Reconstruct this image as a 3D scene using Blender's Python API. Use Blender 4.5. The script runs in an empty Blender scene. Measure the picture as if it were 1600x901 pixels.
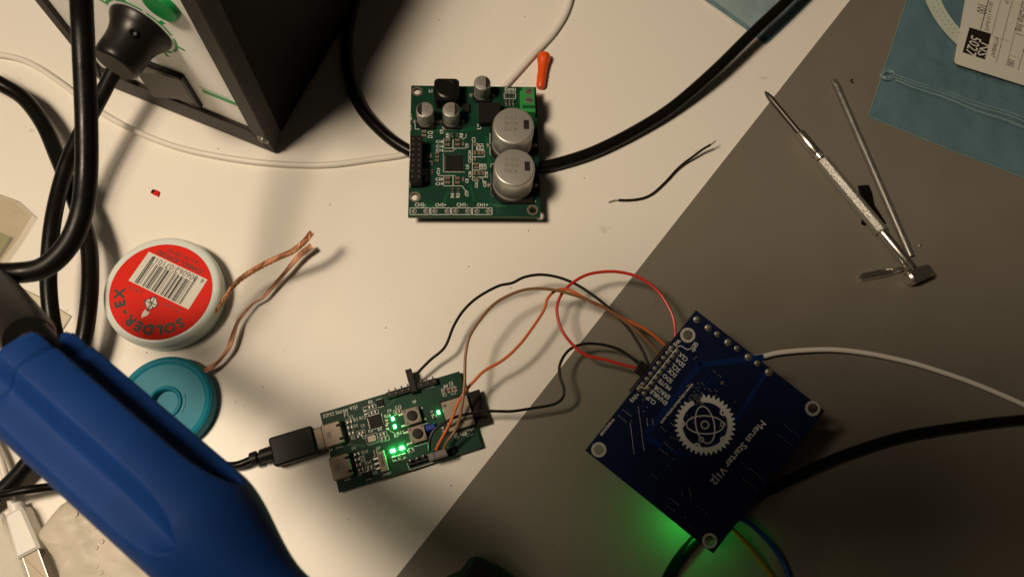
import bpy, math, random
from mathutils import Vector, Matrix
random.seed(7)
S = 0.001                                   # everything below is worked out in millimetres
scene = bpy.context.scene
COL = scene.collection
PI = math.pi

# ------------------------------------------------------------------ camera
F_PX, CAM_H = 1180.0, 300.0                 # focal length in photo pixels, lens height over the desk (mm)
_nad = Vector((-65.0, 388.0, F_PX)).normalized()
UP = -_nad
_cu = Vector((0, -1, 0))
YA = (_cu - UP * _cu.dot(UP)).normalized()
XA = YA.cross(UP) * 1.0
if XA.x < 0: XA = -XA
# note: camera coords are x right, y down, z forward (left-handed mirror handled by rows)
RW = Matrix((XA, YA, UP))                   # world = RW @ cam
def ray(px, py):
    return RW @ Vector((px - 800.0, py - 450.5, F_PX))
EYE = Vector((0, 0, CAM_H))
def W(px, py, h=0.0):
    v = ray(px, py); return EYE + v * ((h - CAM_H) / v.z)
def mmpx(px, py, h=0.0):
    v = ray(px, py); return (h - CAM_H) / v.z
def onplane(px, py, p, n):
    v = ray(px, py); return EYE + v * ((p - EYE).dot(n) / v.dot(n))

cd = bpy.data.cameras.new('camera'); cam = bpy.data.objects.new('camera', cd); COL.objects.link(cam)
cx, cy, cz = RW @ Vector((1, 0, 0)), RW @ Vector((0, -1, 0)), RW @ Vector((0, 0, -1))
CM = Matrix((cx, cy, cz)).transposed().to_4x4(); CM.translation = EYE * S
cam.matrix_world = CM
cd.sensor_width = 36.0; cd.lens = 36.0 * F_PX / 1600.0
cd.clip_start = 0.001; cd.clip_end = 20
cd.dof.use_dof = True; cd.dof.focus_distance = 0.298; cd.dof.aperture_fstop = 17
scene.camera = cam
scene.render.resolution_x, scene.render.resolution_y = 1024, 576

# ------------------------------------------------------------------ world and lamps
w = bpy.data.worlds.new('World'); scene.world = w; w.use_nodes = True
w.node_tree.nodes['Background'].inputs[0].default_value = (1.0, 0.80, 0.55, 1)
w.node_tree.nodes['Background'].inputs[1].default_value = 0.015
def lamp(name, kind, loc, energy, color, size, target=None, **k):
    l = bpy.data.lights.new(name, kind); l.energy = energy; l.color = color
    if kind == 'AREA': l.shape = 'DISK'; l.size = size
    else: l.shadow_soft_size = size
    for a, b in k.items(): setattr(l, a, b)
    o = bpy.data.objects.new(name, l); COL.objects.link(o); o.location = Vector(loc) * S
    if target is not None:
        o.rotation_euler = (Vector(target) - Vector(loc)).to_track_quat('-Z', 'Y').to_euler()
    return o
WARM = (1.0, 0.815, 0.595)
KEY = W(-330, 610); KEY.z = 560
lamp('desk_lamp_light', 'SPOT', KEY, 8.6, WARM, 0.050, W(900, 380), spot_size=math.radians(140), spot_blend=1.0)
_c = W(900, 450); lamp('room_light', 'AREA', _c + (KEY - _c) * 1.75, 3.6, (1.0, 0.815, 0.59), 0.32, _c)
scene.view_settings.view_transform = 'Standard'; scene.view_settings.look = 'None'
scene.view_settings.exposure = 0.0; scene.view_settings.gamma = 1.0

# ------------------------------------------------------------------ materials
def mat(name, col, rough=0.5, metal=0.0, coat=0.0, var=0.0, vscale=200, bump=0.0, bscale=800, trans=0.0,
        emit=None, estr=0.0, aniso=0, sss=0.0, ior=1.45, rvar=0.0, spec=0.5, detail=4, alpha=1.0, dark=None):
    m = bpy.data.materials.new(name); m.use_nodes = True
    nt = m.node_tree; b = nt.nodes['Principled BSDF']
    c = (*col, 1.0)
    b.inputs['Base Color'].default_value = c
    b.inputs['Roughness'].default_value = rough; b.inputs['Metallic'].default_value = metal
    b.inputs['Coat Weight'].default_value = coat; b.inputs['Coat Roughness'].default_value = 0.12
    b.inputs['Transmission Weight'].default_value = trans; b.inputs['IOR'].default_value = ior
    b.inputs['Specular IOR Level'].default_value = spec
    b.inputs['Alpha'].default_value = alpha
    if sss:
        b.inputs['Subsurface Weight'].default_value = sss
        b.inputs['Subsurface Scale'].default_value = 0.015
    if emit:
        b.inputs['Emission Color'].default_value = (*emit, 1); b.inputs['Emission Strength'].default_value = estr
    tc = nt.nodes.new('ShaderNodeTexCoord')
    if var or rvar:
        n = nt.nodes.new('ShaderNodeTexNoise'); n.inputs['Scale'].default_value = vscale; n.inputs['Detail'].default_value = detail
        nt.links.new(tc.outputs['Object'], n.inputs['Vector'])
        if var:
            r = nt.nodes.new('ShaderNodeMix'); r.data_type = 'RGBA'
            d = dark or tuple(x * (1 - var) for x in col)
            r.inputs[6].default_value = (*d, 1); r.inputs[7].default_value = (*[min(1, x * (1 + var)) for x in col], 1)
            nt.links.new(n.outputs['Fac'], r.inputs[0]); nt.links.new(r.outputs[2], b.inputs['Base Color'])
        if rvar:
            mr = nt.nodes.new('ShaderNodeMapRange'); mr.inputs[1].default_value = .3; mr.inputs[2].default_value = .7
            mr.inputs[3].default_value = max(0.02, rough - rvar); mr.inputs[4].default_value = min(1, rough + rvar)
            nt.links.new(n.outputs['Fac'], mr.inputs[0]); nt.links.new(mr.outputs[0], b.inputs['Roughness'])
    if bump:
        n2 = nt.nodes.new('ShaderNodeTexNoise'); n2.inputs['Scale'].default_value = bscale; n2.inputs['Detail'].default_value = 3
        nt.links.new(tc.outputs['Object'], n2.inputs['Vector'])
        bp = nt.nodes.new('ShaderNodeBump'); bp.inputs['Strength'].default_value = bump; bp.inputs['Distance'].default_value = 0.0004
        nt.links.new(n2.outputs['Fac'], bp.inputs['Height']); nt.links.new(bp.outputs['Normal'], b.inputs['Normal'])
    return m
def mat_film(name, col, opac, rough=0.25, sheen=0.12):
    m = bpy.data.materials.new(name); m.use_nodes = True; nt = m.node_tree
    b = nt.nodes['Principled BSDF']; out = nt.nodes['Material Output']
    b.inputs['Base Color'].default_value = (*col, 1); b.inputs['Roughness'].default_value = rough
    tr = nt.nodes.new('ShaderNodeBsdfTransparent'); tr.inputs[0].default_value = (*[0.75 + 0.25 * x / max(col) for x in col], 1)
    mx = nt.nodes.new('ShaderNodeMixShader')
    tc = nt.nodes.new('ShaderNodeTexCoord'); n = nt.nodes.new('ShaderNodeTexNoise')
    n.inputs['Scale'].default_value = 60; n.inputs['Detail'].default_value = 5
    mr = nt.nodes.new('ShaderNodeMapRange'); mr.inputs[1].default_value = .3; mr.inputs[2].default_value = .7
    mr.inputs[3].default_value = opac * 0.82; mr.inputs[4].default_value = min(1, opac * 1.18)
    bp = nt.nodes.new('ShaderNodeBump'); bp.inputs['Strength'].default_value = .8; bp.inputs['Distance'].default_value = 0.0025
    nt.links.new(tc.outputs['Object'], n.inputs['Vector']); nt.links.new(n.outputs['Fac'], mr.inputs[0])
    nt.links.new(n.outputs['Fac'], bp.inputs['Height']); nt.links.new(bp.outputs['Normal'], b.inputs['Normal'])
    nt.links.new(mr.outputs[0], mx.inputs[0]); nt.links.new(tr.outputs[0], mx.inputs[1]); nt.links.new(b.outputs[0], mx.inputs[2])
    nt.links.new(mx.outputs[0], out.inputs['Surface'])
    return m
def mat_table():
    m = mat('white_laminate', (.82, .78, .715), .42, bump=.05, bscale=500, rvar=.07, vscale=25)
    nt = m.node_tree; b = nt.nodes['Principled BSDF']; tc = nt.nodes['Texture Coordinate']
    v = nt.nodes.new('ShaderNodeTexNoise'); v.inputs['Scale'].default_value = 95; v.inputs['Detail'].default_value = 2
    cr = nt.nodes.new('ShaderNodeValToRGB'); cr.color_ramp.elements[0].position = .735; cr.color_ramp.elements[0].color = (.82, .78, .715, 1)
    cr.color_ramp.elements[1].position = .80; cr.color_ramp.elements[1].color = (.62, .57, .50, 1)
    nt.links.new(tc.outputs['Object'], v.inputs['Vector']); nt.links.new(v.outputs['Fac'], cr.inputs[0]); nt.links.new(cr.outputs[0], b.inputs['Base Color'])
    return m
M = {}
M['table'] = mat_table()
M['mat'] = mat('grey_mat', (.172, .154, .124), .60, var=.09, vscale=38, rvar=.08, bump=.12, bscale=2500, spec=.3)
M['rubber'] = mat('black_rubber', (.005, .0046, .0042), .33, rvar=.10, vscale=90, bump=.10, bscale=700, spec=.2)
M['wireblack'] = mat('black_wire_jacket', (.009, .008, .007), .36, spec=.3)
M['white_cable'] = mat('white_cable_jacket', (.74, .70, .64), .4, var=.03)
M['white_plastic'] = mat('white_plastic', (.78, .76, .72), .35, var=.02)
M['black_plastic'] = mat('black_plastic', (.009, .008, .0075), .45, bump=.15, bscale=1800, spec=.25)
M['black_gloss'] = mat('glossy_black_plastic', (.007, .0065, .006), .34, bump=.03, bscale=300, spec=.3)
M['panel'] = mat('white_panel', (.88, .87, .85), .35)
M['greenplastic'] = mat('green_button_plastic', (.005, .23, .055), .35)
M['greenprint'] = mat('green_print', (.02, .36, .10), .5)
M['case'] = mat('dark_painted_steel', (.006, .0055, .005), .6, bump=.3, bscale=2600, spec=.15)
M['casefront'] = mat('dark_bezel_plastic', (.030, .024, .019), .5, bump=.2, bscale=2600, spec=.3)
M['chrome'] = mat('chrome', (.62, .60, .56), .26, .72, rvar=.06, vscale=300)
M['mirror'] = mat('polished_chrome', (.74, .71, .65), .24, .97, rvar=.07, vscale=250)
M['steel'] = mat('worn_steel', (.27, .26, .24), .42, .7, var=.18, vscale=260, rvar=.1)
M['darksteel'] = mat('blackened_steel', (.10, .085, .08), .42, .8, var=.2, vscale=300)
M['alu'] = mat('aluminium_can', (.50, .48, .44), .36, .62, var=.05, vscale=500, bump=.05, bscale=1500)
M['tin'] = mat('solder_tin', (.42, .40, .35), .36, .75)
M['joint'] = mat('dull_solder', (.26, .24, .18), .42, .6)
M['ring'] = mat('tinned_ring', (.52, .50, .45), .5, .35)
M['shield'] = mat('shield_plate', (.27, .23, .18), .45, .6, var=.12, vscale=350, rvar=.08)
M['usbshell'] = mat('connector_shell', (.24, .195, .15), .45, .6, var=.1, vscale=400)
M['copper'] = mat('copper_braid', (.72, .34, .18), .27, .9, var=.5, vscale=1000, bump=1.0, bscale=1800, dark=(.13, .05, .03))
M['gpcb'] = mat('green_solder_mask', (.003, .037, .020), .50, coat=.04, spec=.25, var=.35, vscale=110, detail=1)
M['gpcb_copper'] = mat('masked_copper_green', (.005, .075, .032), .38, coat=.12, spec=.3)
M['pcbedge'] = mat('board_edge', (.05, .075, .03), .6)
M['bpcb'] = mat('blue_solder_mask', (.0040, .0095, .040), .36, coat=.12, spec=.3, var=.25, vscale=60, detail=1)
M['bpcb_copper'] = mat('masked_copper_blue', (.004, .020, .105), .36, coat=.12, spec=.3)
M['silk'] = mat('white_silkscreen', (.66, .66, .60), .6)
M['chip'] = mat('black_chip_body', (.010, .008, .0075), .55, bump=.1, bscale=3000, spec=.2)
M['brownchip'] = mat('ceramic_capacitor_body', (.20, .095, .055), .45)
M['resistor'] = mat('resistor_body', (.02, .02, .02), .4)
M['beige'] = mat('beige_connector_plastic', (.42, .34, .24), .5)
M['greenblock'] = mat('green_terminal_plastic', (.03, .26, .06), .4)
M['darkmark'] = mat('black_ink', (.016, .011, .009), .5)
M['greyink'] = mat('grey_ink', (.06, .05, .04), .6)
M['softink'] = mat('faded_ink', (.34, .31, .27), .6)
M['buttonplate'] = mat('button_top_plate', (.19, .16, .13), .45, .5)
M['led'] = mat('lit_green_diode', (.1, .8, .3), .4, emit=(.10, 1.0, .28), estr=30)
M['ledhot'] = mat('bright_green_diode', (.1, .8, .3), .4, emit=(.12, 1.0, .25), estr=140)
M['bluepart'] = mat('blue_component', (.01, .03, .28), .35)
M['red'] = mat('red_label_paper', (.66, .016, .006), .55, var=.06, vscale=80, spec=.15)
M['labelwhite'] = mat('white_label_paper', (.62, .60, .54), .5, var=.03, vscale=150)
M['jar'] = mat('frosted_plastic', (.82, .80, .76), .28, trans=.08, sss=.35, bump=.05)
M['teal'] = mat('teal_plastic', (.006, .19, .28), .5, trans=.05, var=.4, vscale=45, spec=.3)
M['tealgloss'] = mat('teal_rim_plastic', (.015, .24, .29), .3, sss=.2)
M['bluegrip'] = mat('blue_rubber_grip', (.007, .038, .172), .6, var=.12, vscale=180, bump=.14, bscale=2600, spec=.12)
M['orange'] = mat('orange_plastic', (.80, .085, .008), .35, sss=.15, var=.1, vscale=150)
M['redwire'] = mat('red_wire_jacket', (.55, .03, .018), .35)
M['orangewire'] = mat('orange_wire_jacket', (.62, .13, .03), .38)
M['brownwire'] = mat('brown_wire_jacket', (.24, .115, .05), .38)
M['yellowwire'] = mat('yellow_wire_jacket', (.28, .14, .01), .4)
M['bluewire'] = mat('blue_wire_jacket', (.006, .035, .20), .4)
M['lump'] = mat('pale_moulded_pulp', (.60, .54, .45), .5, var=.05, vscale=120, bump=.10, bscale=700)
M['wipe'] = mat('white_textured_cloth', (.72, .68, .60), .6, bump=1.0, bscale=2400)
M['film_blue'] = mat_film('blue_antistatic_film', (.17, .28, .325), .42, .18)
M['film_blue_edge'] = mat_film('blue_film_fold', (.30, .42, .43), .45)
M['film_clear'] = mat_film('clear_film', (.60, .56, .48), .16, .15)
M['film_edge'] = mat_film('clear_film_seam', (.50, .45, .36), .62, .2)
M['tape'] = mat('pale_carrier_tape', (.50, .55, .48), .5, var=.06)
M['reelhub'] = mat('dark_reel_centre', (.035, .05, .045), .6)
M['pin_gold'] = mat('dull_gold_pin', (.55, .42, .22), .35, .9)
M['wick'] = mat('dull_copper_ribbon', (.40, .19, .115), .42, .75, var=.3, vscale=700, bump=.8, bscale=1800)
M['knurl'] = mat('knurled_chrome', (.50, .48, .44), .36, .7, var=.3, vscale=1500, bump=.8, bscale=2200)
M['codeink'] = mat('faint_grey_ink', (.20, .18, .155), .5, .3)
M['rockergrey'] = mat('grey_rocker', (.065, .055, .045), .4)
M['usbdark'] = mat('dull_plug_metal', (.20, .17, .13), .42, .6)
M['greyhousing'] = mat('grey_wire_housing', (.17, .15, .145), .4)
M['phone'] = mat('phone_case', (.01, .01, .012), .4)

# ------------------------------------------------------------------ mesh builder
class MB:
    def __init__(s, fr=None):
        s.v = []; s.f = []; s.mi = []; s.cur = 0; s.fr = fr or Matrix.Identity(4)
    def mat(s, i): s.cur = i; return s
    def add(s, vs, fs, fr=None):
        m = fr if fr is not None else s.fr; o = len(s.v)
        s.v += [m @ Vector(p) for p in vs]; s.f += [tuple(o + i for i in f) for f in fs]; s.mi += [s.cur] * len(fs)
        return s
    def prism(s, poly, z0, z1, ch=0.0, fr=None):
        n = len(poly); c = Vector((sum(p[0] for p in poly) / n, sum(p[1] for p in poly) / n))
        if sum(poly[i][0] * poly[(i + 1) % n][1] - poly[(i + 1) % n][0] * poly[i][1] for i in range(n)) < 0: poly = poly[::-1]
        def inset(d):
            out = []
            for i in range(n):
                a, b, e = Vector(poly[i - 1]), Vector(poly[i]), Vector(poly[(i + 1) % n])
                n1 = (b - a); n2 = (e - b)
                if n1.length < 1e-9 or n2.length < 1e-9: out.append(b.copy()); continue
                n1 = Vector((-n1.y, n1.x)).normalized(); n2 = Vector((-n2.y, n2.x)).normalized()
                k = (n1 + n2); k = k / max(.3, 1 + n1.dot(n2)); out.append(b + k * d)
            return out
        rings = [[(p[0], p[1], z0) for p in poly]]
        if ch > 0:
            rings.append([(p[0], p[1], z1 - ch) for p in poly]); rings.append([(p.x, p.y, z1) for p in inset(ch)])
        else: rings.append([(p[0], p[1], z1) for p in poly])
        vs = [q for r in rings for q in r]; fs = [tuple(range(n - 1, -1, -1))]
        for k in range(len(rings) - 1):
            for i in range(n):
                j = (i + 1) % n; fs.append((k * n + i, k * n + j, (k + 1) * n + j, (k + 1) * n + i))
        fs.append(tuple(range((len(rings) - 1) * n, len(rings) * n)))
        return s.add(vs, fs, fr)
    def box(s, x, y, z0, z1, lx, ly, rot=0, ch=0.0, r=0.0, fr=None):
        return s.prism(rrect(x, y, lx, ly, r, rot), z0, z1, ch, fr)
    def lathe(s, prof, x=0, y=0, seg=32, fr=None, closed=True):
        vs = []; fs = []; n = len(prof)
        for r, z in prof:
            for k in range(seg):
                a = 2 * PI * k / seg; vs.append((x + r * math.cos(a), y + r * math.sin(a), z))
        for i in range(n - 1):
            for k in range(seg):
                j = (k + 1) % seg; fs.append((i * seg + k, i * seg + j, (i + 1) * seg + j, (i + 1) * seg + k))
        if closed: fs.append(tuple(range(seg - 1, -1, -1))); fs.append(tuple((n - 1) * seg + k for k in range(seg)))
        return s.add(vs, fs, fr)
    def tube(s, pts, rad, seg=12, cap=True):
        if not isinstance(rad, (list, tuple)): rad = [rad] * len(pts)
        pts = [Vector(p) for p in pts]; n = len(pts); vs = []; fs = []
        t0 = (pts[1] - pts[0]).normalized(); up = Vector((0, 0, 1)) if abs(t0.z) < .9 else Vector((1, 0, 0))
        u = (up - t0 * up.dot(t0)).normalized()
        for i in range(n):
            t = (pts[min(i + 1, n - 1)] - pts[max(i - 1, 0)]).normalized(); u = (u - t * u.dot(t)).normalized(); w_ = t.cross(u)
            for k in range(seg):
                a = 2 * PI * k / seg; vs.append(pts[i] + (u * math.cos(a) + w_ * math.sin(a)) * rad[i])
        for i in range(n - 1):
            for k in range(seg):
                j = (k + 1) % seg; fs.append((i * seg + k, i * seg + j, (i + 1) * seg + j, (i + 1) * seg + k))
        if cap: fs.append(tuple(range(seg - 1, -1, -1))); fs.append(tuple((n - 1) * seg + k for k in range(seg)))
        return s.add(vs, fs)
    def line(s, pts, wd, z, fr=None, th=0.02):
        for a, b in zip(pts[:-1], pts[1:]):
            a, b = Vector(a[:2]), Vector(b[:2]); d = b - a
            if d.length < 1e-6: continue
            d.normalize(); q = Vector((-d.y, d.x)) * wd / 2; e = d * wd * .35
            s.prism([tuple(a - e + q), tuple(a - e - q), tuple(b + e - q), tuple(b + e + q)], z, z + th, 0, fr)
        return s
    def build(s, name, mats, parent=None, smooth=True, angle=35):
        me = bpy.data.meshes.new(name)
        inv = parent['_m'] if (parent is not None and False) else None
        pm = MATS.get(parent.name) if parent is not None else None
        vs = [(pm @ v) if pm is not None else v for v in s.v]
        if parent is None:                                # top-level single mesh: origin at the middle of its base
            mn = [min(v[i] for v in vs) for i in range(3)]; mx = [max(v[i] for v in vs) for i in range(3)]
            org = Vector(((mn[0] + mx[0]) / 2, (mn[1] + mx[1]) / 2, mn[2]))
        else: org = Vector((0, 0, 0))
        me.from_pydata([tuple((v - org) * S) for v in vs], [], s.f)
        if not isinstance(mats, (list, tuple)): mats = [mats]
        for m in mats: me.materials.append(m)
        me.polygons.foreach_set('material_index', [min(i, len(mats) - 1) for i in s.mi])
        me.validate(); me.update()
        if smooth:
            me.polygons.foreach_set('use_smooth', [True] * len(me.polygons)); me.set_sharp_from_angle(angle=math.radians(angle))
        o = bpy.data.objects.new(name, me); COL.objects.link(o)
        if parent is None: o.location = org * S
        else: o.parent = parent; MATS[o.name] = MATS[parent.name]
        return o
MATS = {}
def rrect(x, y, lx, ly, r=0.0, rot=0.0, n=4):
    ca, sa = math.cos(rot), math.sin(rot); out = []
    if r <= 0: pts = [(-lx / 2, -ly / 2), (lx / 2, -ly / 2), (lx / 2, ly / 2), (-lx / 2, ly / 2)]
    else:
        pts = []
        for cx_, cy_, a0 in ((lx / 2 - r, -ly / 2 + r, -PI / 2), (lx / 2 - r, ly / 2 - r, 0), (-lx / 2 + r, ly / 2 - r, PI / 2), (-lx / 2 + r, -ly / 2 + r, PI)):
            for k in range(n + 1):
                a = a0 + PI / 2 * k / n; pts.append((cx_ + r * math.cos(a), cy_ + r * math.sin(a)))
    return [(x + p[0] * ca - p[1] * sa, y + p[0] * sa + p[1] * ca) for p in pts]
def thing(name, label, cat, loc, group=None, kind=None, ):
    o = bpy.data.objects.new(name, None); COL.objects.link(o); o.empty_display_size = .01
    loc = Vector(loc); o.location = loc * S
    MATS[o.name] = Matrix.Translation(-loc)
    o['label'] = label; o['category'] = cat
    if group: o['group'] = group
    if kind: o['kind'] = kind
    return o
def tag(o, label, cat, group=None, kind=None):
    if label: o['label'] = label
    if cat: o['category'] = cat
    if group: o['group'] = group
    if kind: o['kind'] = kind
    return o
def smooth_path(pts, n=8):
    P = [Vector(p) for p in pts]; out = []
    for i in range(len(P) - 1):
        p0 = P[max(i - 1, 0)]; p1 = P[i]; p2 = P[i + 1]; p3 = P[min(i + 2, len(P) - 1)]
        for k in range(n):
            t = k / n
            out.append(.5 * ((2 * p1) + (p2 - p0) * t + (2 * p0 - 5 * p1 + 4 * p2 - p3) * t * t + (3 * p1 - p0 - 3 * p2 + p3) * t ** 3))
    out.append(P[-1]); return out
def wpath(l, n=8): return smooth_path([W(*p) for p in l], n)
def frame(o, x, z=None):
    x = Vector(x).normalized(); z = Vector(z) if z is not None else Vector((0, 0, 1)); z = z.normalized(); x = (x - z * x.dot(z)).normalized(); y = z.cross(x)
    m = Matrix((x, y, z)).transposed().to_4x4(); m.translation = Vector(o); return m
def Lp(fr, px, py, z=0.0):                  # photo pixel -> local xy of a frame's plane at height z
    n = fr.to_3x3() @ Vector((0, 0, 1)); p = fr @ Vector((0, 0, z)); q = fr.inverted() @ onplane(px, py, p, n)
    return (q.x, q.y)
_tc = {}
def glyphs(txt, res=2):
    if (txt, res) in _tc: return _tc[(txt, res)]
    c = bpy.data.curves.new('t', 'FONT'); c.body = txt; c.size = 1.0; c.resolution_u = res; c.fill_mode = 'FRONT'
    o = bpy.data.objects.new('t', c); COL.objects.link(o)
    dg = bpy.context.evaluated_depsgraph_get(); me = bpy.data.meshes.new_from_object(o.evaluated_get(dg))
    vs = [tuple(v.co) for v in me.vertices]; fs = [tuple(p.vertices) for p in me.polygons]
    bpy.data.objects.remove(o); bpy.data.curves.remove(c); bpy.data.meshes.remove(me)
    xs = [v[0] for v in vs] or [0]; x0, x1 = min(xs), max(xs)
    _tc[(txt, res)] = (vs, fs, x0, x1); return _tc[(txt, res)]
def text(mb, txt, p0, p1, z, hs=1.0, fr=None, bold=0.0):
    """text from baseline start p0 to baseline end p1 (local xy); hs stretches its height"""
    vs, fs, x0, x1 = glyphs(txt)
    if not vs: return
    a, b = Vector(p0[:2]), Vector(p1[:2]); d = b - a; k = d.length / max(1e-6, x1 - x0); d.normalize(); q = Vector((-d.y, d.x))
    offs = [(0, 0)] if not bold else [(-bold, 0), (bold, 0), (0, bold), (0, -bold)]
    for i, (ox, oy) in enumerate(offs):
        pts = [a + d * ((v[0] - x0) * k + ox) + q * (v[1] * k * hs + oy) for v in vs]
        mb.add([(p.x, p.y, z + .004 * i) for p in pts], fs, fr)
def textpx(mb, fr, txt, p0, p1, z, hs=1.0, bold=0.0, zl=0.0):
    text(mb, txt, Lp(fr, *p0, zl), Lp(fr, *p1, zl), z, hs, fr, bold)
def linepx(mb, fr, pts, wd, z, zl=0.0):
    mb.line([Lp(fr, *p, zl) for p in pts], wd, z, fr)

# ------------------------------------------------------------------ the setting
b = MB(); b.prism([(-900, -700), (900, -700), (900, 900), (-900, 900)], -25, 0)
tag(b.build('table_top', M['table'], smooth=False), 'white laminate desk top under everything', None, kind='structure')
e0, e1 = W(618.75, 901, 1.2), W(1300, 36, 1.2); ed = (e1 - e0).normalized(); q = Vector((ed.y, -ed.x, 0))
A0, A1 = e0 - ed * 260, e1 + ed * 260
b = MB(); b.prism([tuple(A0.xy), tuple(A1.xy), tuple((A1 + q * 620).xy), tuple((A0 + q * 620).xy)], 0.02, 1.2, .25)
tag(b.build('desk_mat', M['mat'], smooth=False), 'flat grey brown work mat covering the lower right of the desk', 'desk mat')
MT = 1.2                                     # top of the mat

# ------------------------------------------------------------------ soldering station
C1 = W(433, 236, 0); C0 = W(168, 129, 0)
xr = (C1 - C0).normalized()                  # along the front, to the right as seen from its front
nf = Vector((xr.y, -xr.x, 0))                # outward normal of the front
FW = (C1 - C0).length
st = thing('soldering_station', 'black soldering station with white front panel, green button and big black knob', 'soldering station', (C0 + C1) / 2)
SF = frame(C0, xr, nf)                       # local: x right along front, y up, z outward
def sp(px, py, z=0.0): return Lp(SF, px, py, z)
SH = 118.0
SB = frame(C0, xr)                           # x right, y back, z up
b = MB(SB)
b.prism([(1.5, 4), (FW - 1.5, 4), (FW - 1.5, 150), (1.5, 150)], 3.0, SH - 2, 2.0)
b.build('case', M['case'], st)
b = MB(SF)                                   # bezel: raised frame round the white panel
pr = sp(394, 198); inner_r = pr[0]; inner_b = pr[1]
outer = rrect(FW / 2, SH / 2 + 1, FW + 1, SH - 2, 3.0)
b.prism(outer, -6, -.6, 0)
def frame_bars(b, x0, x1, y0, y1, ix0, ix1, iy0, iy1, z0, z1, ch):
    b.prism([(x0, y0), (x1, y0), (ix1, iy0), (ix0, iy0)], z0, z1, ch); b.prism([(ix0, iy1), (ix1, iy1), (x1, y1), (x0, y1)], z0, z1, ch)
    b.prism([(x0, y0), (ix0, iy0), (ix0, iy1), (x0, y1)], z0, z1, ch); b.prism([(ix1, iy0), (x1, y0), (x1, y1), (ix1, iy1)], z0, z1, ch)
frame_bars(b, -.5, FW + .5, 2, SH, 5, inner_r, inner_b, SH - 6, -.61, 2.2, .7)
b.build('bezel', M['casefront'], st)
b = MB(SF); b.box((5 + inner_r) / 2, (inner_b + SH - 6) / 2, -.6, .5, inner_r - 5.2, SH - 6 - inner_b - .2)
pan = b.build('front_panel', M['panel'], st, smooth=False)
for (px, py) in ((411, 218),):
    x, y = sp(px, py, 2.2); b = MB(SF); b.lathe([(2.7, 2.2), (2.7, 2.5), (2.1, 2.5), (1.9, 2.3), (1.7, 2.3), (1.5, 3.1), (.01, 3.3)], x, y, 20)
    b.box(x, y, 3.1, 3.45, 2.2, .5, .6); b.box(x, y, 3.1, 3.44, 2.2, .5, .6 + PI / 2); b.build('screw', M['steel'], st)
# green marks
b = MB(SF); kc = sp(222, 42, .5); kr = 11.7
for k in range(46):
    a = -2.3 + k * 4.9 / 45
    if k % 9 in (4,): continue
    r0, r1 = kr + .6, kr + 1.7 + (2.6 if k % 9 == 0 else 0)
    a0 = a - .052; a1 = a + .052
    b.prism([(kc[0] + r0 * math.cos(a0), kc[1] + r0 * math.sin(a0)), (kc[0] + r1 * math.cos(a0), kc[1] + r1 * math.sin(a0)),
             (kc[0] + r1 * math.cos(a1), kc[1] + r1 * math.sin(a1)), (kc[0] + r0 * math.cos(a1), kc[1] + r0 * math.sin(a1))], .5, .56)
x0 = sp(319, 142, .5); x1 = sp(371, 168, .5)
b.line([(x0[0], x0[1] - .6), (x1[0], x0[1] - .6)], 2.9, .5, None); b.line([(x0[0] - 1.5, x0[1] + 2.0), (x1[0] - 2, x0[1] + 2.0)], .5, .5, None)
b.build('green_scale', M['greenprint'], pan)
# knob
kend = sp(178, 104, 0)
Kf = frame(SF @ Vector((kc[0], kc[1], .5)), xr, nf)
b = MB(Kf); L = 18
b.lathe([(11.0, 0), (11.3, .7), (11.0, 1.9), (9.9, 3.6), (8.9, 5.6), (8.3, 8), (8.1, 10.5), (8.1, L - 3), (7.9, L - 1.2), (7.5, L - .4), (6.9, L)], seg=56)
kn = b.build('knob', M['black_gloss'], st)
b = MB(Kf); b.lathe([(6.8, L), (6.7, L + .15), (.01, L + .2)], seg=40); b.build('knob_cap', M['casefront'], kn)
b = MB(Kf); a = 2.2
hx = Matrix.Translation((8.5 * math.cos(1.05), 8.5 * math.sin(1.05), 7)) @ Matrix.Rotation(1.05, 4, 'Z') @ Matrix.Rotation(PI / 2 - .35, 4, 'Y')
b.lathe([(1.35, -1), (1.35, .9), (.9, .9), (.01, .35)], seg=20, fr=Kf @ hx); b.build('set_screw', M['rubber'], kn)
# green button
bc = sp(252, 10, 1.5); b = MB(SF); b.lathe([(6.3, .5), (6.3, 2.2), (5.9, 2.8), (.01, 3.1)], bc[0], bc[1], 40); b.build('push_button', M['greenplastic'], st)
# rocker switch
q0, q1, q2, q3 = sp(220, 92, .6), sp(289, 116, .6), sp(314, 162, .6), sp(245, 137, .6)
rx, ry = (q0[0] + q1[0] + q2[0] + q3[0]) / 4, (q0[1] + q1[1] + q2[1] + q3[1]) / 4
rw, rh = abs(q1[0] - q0[0] + q2[0] - q3[0]) / 2, abs(q0[1] - q3[1] + q1[1] - q2[1]) / 2
rw = max(rw, 17); rh = max(rh, 12)
b = MB(SF); frame_bars(b, rx - rw / 2, rx + rw / 2, ry - rh / 2, ry + rh / 2, rx - rw / 2 + 1.8, rx + rw / 2 - 1.8, ry - rh / 2 + 1.8, ry + rh / 2 - 1.8, .5, 2.6, .5)
sw = b.build('rocker_switch', M['black_gloss'], st)
b = MB(SF @ Matrix.Translation((rx, ry, 0)) @ Matrix.Rotation(.0, 4, 'X'))
hw, hh = rw / 2 - 2, rh / 2 - 2
b.add([(-hw, -hh, .5), (hw, -hh, .5), (hw, hh, .5), (-hw, hh, .5), (-hw, -hh, 6.2), (0, -hh, 3.4), (hw, -hh, 2.4), (-hw, hh, 6.2), (0, hh, 3.4), (hw, hh, 2.4)],
      [(4, 5, 8, 7), (5, 6, 9, 8), (0, 1, 6, 5, 4), (3, 7, 8, 9, 2), (0, 4, 7, 3), (1, 2, 9, 6), (0, 3, 2, 1)])
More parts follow.
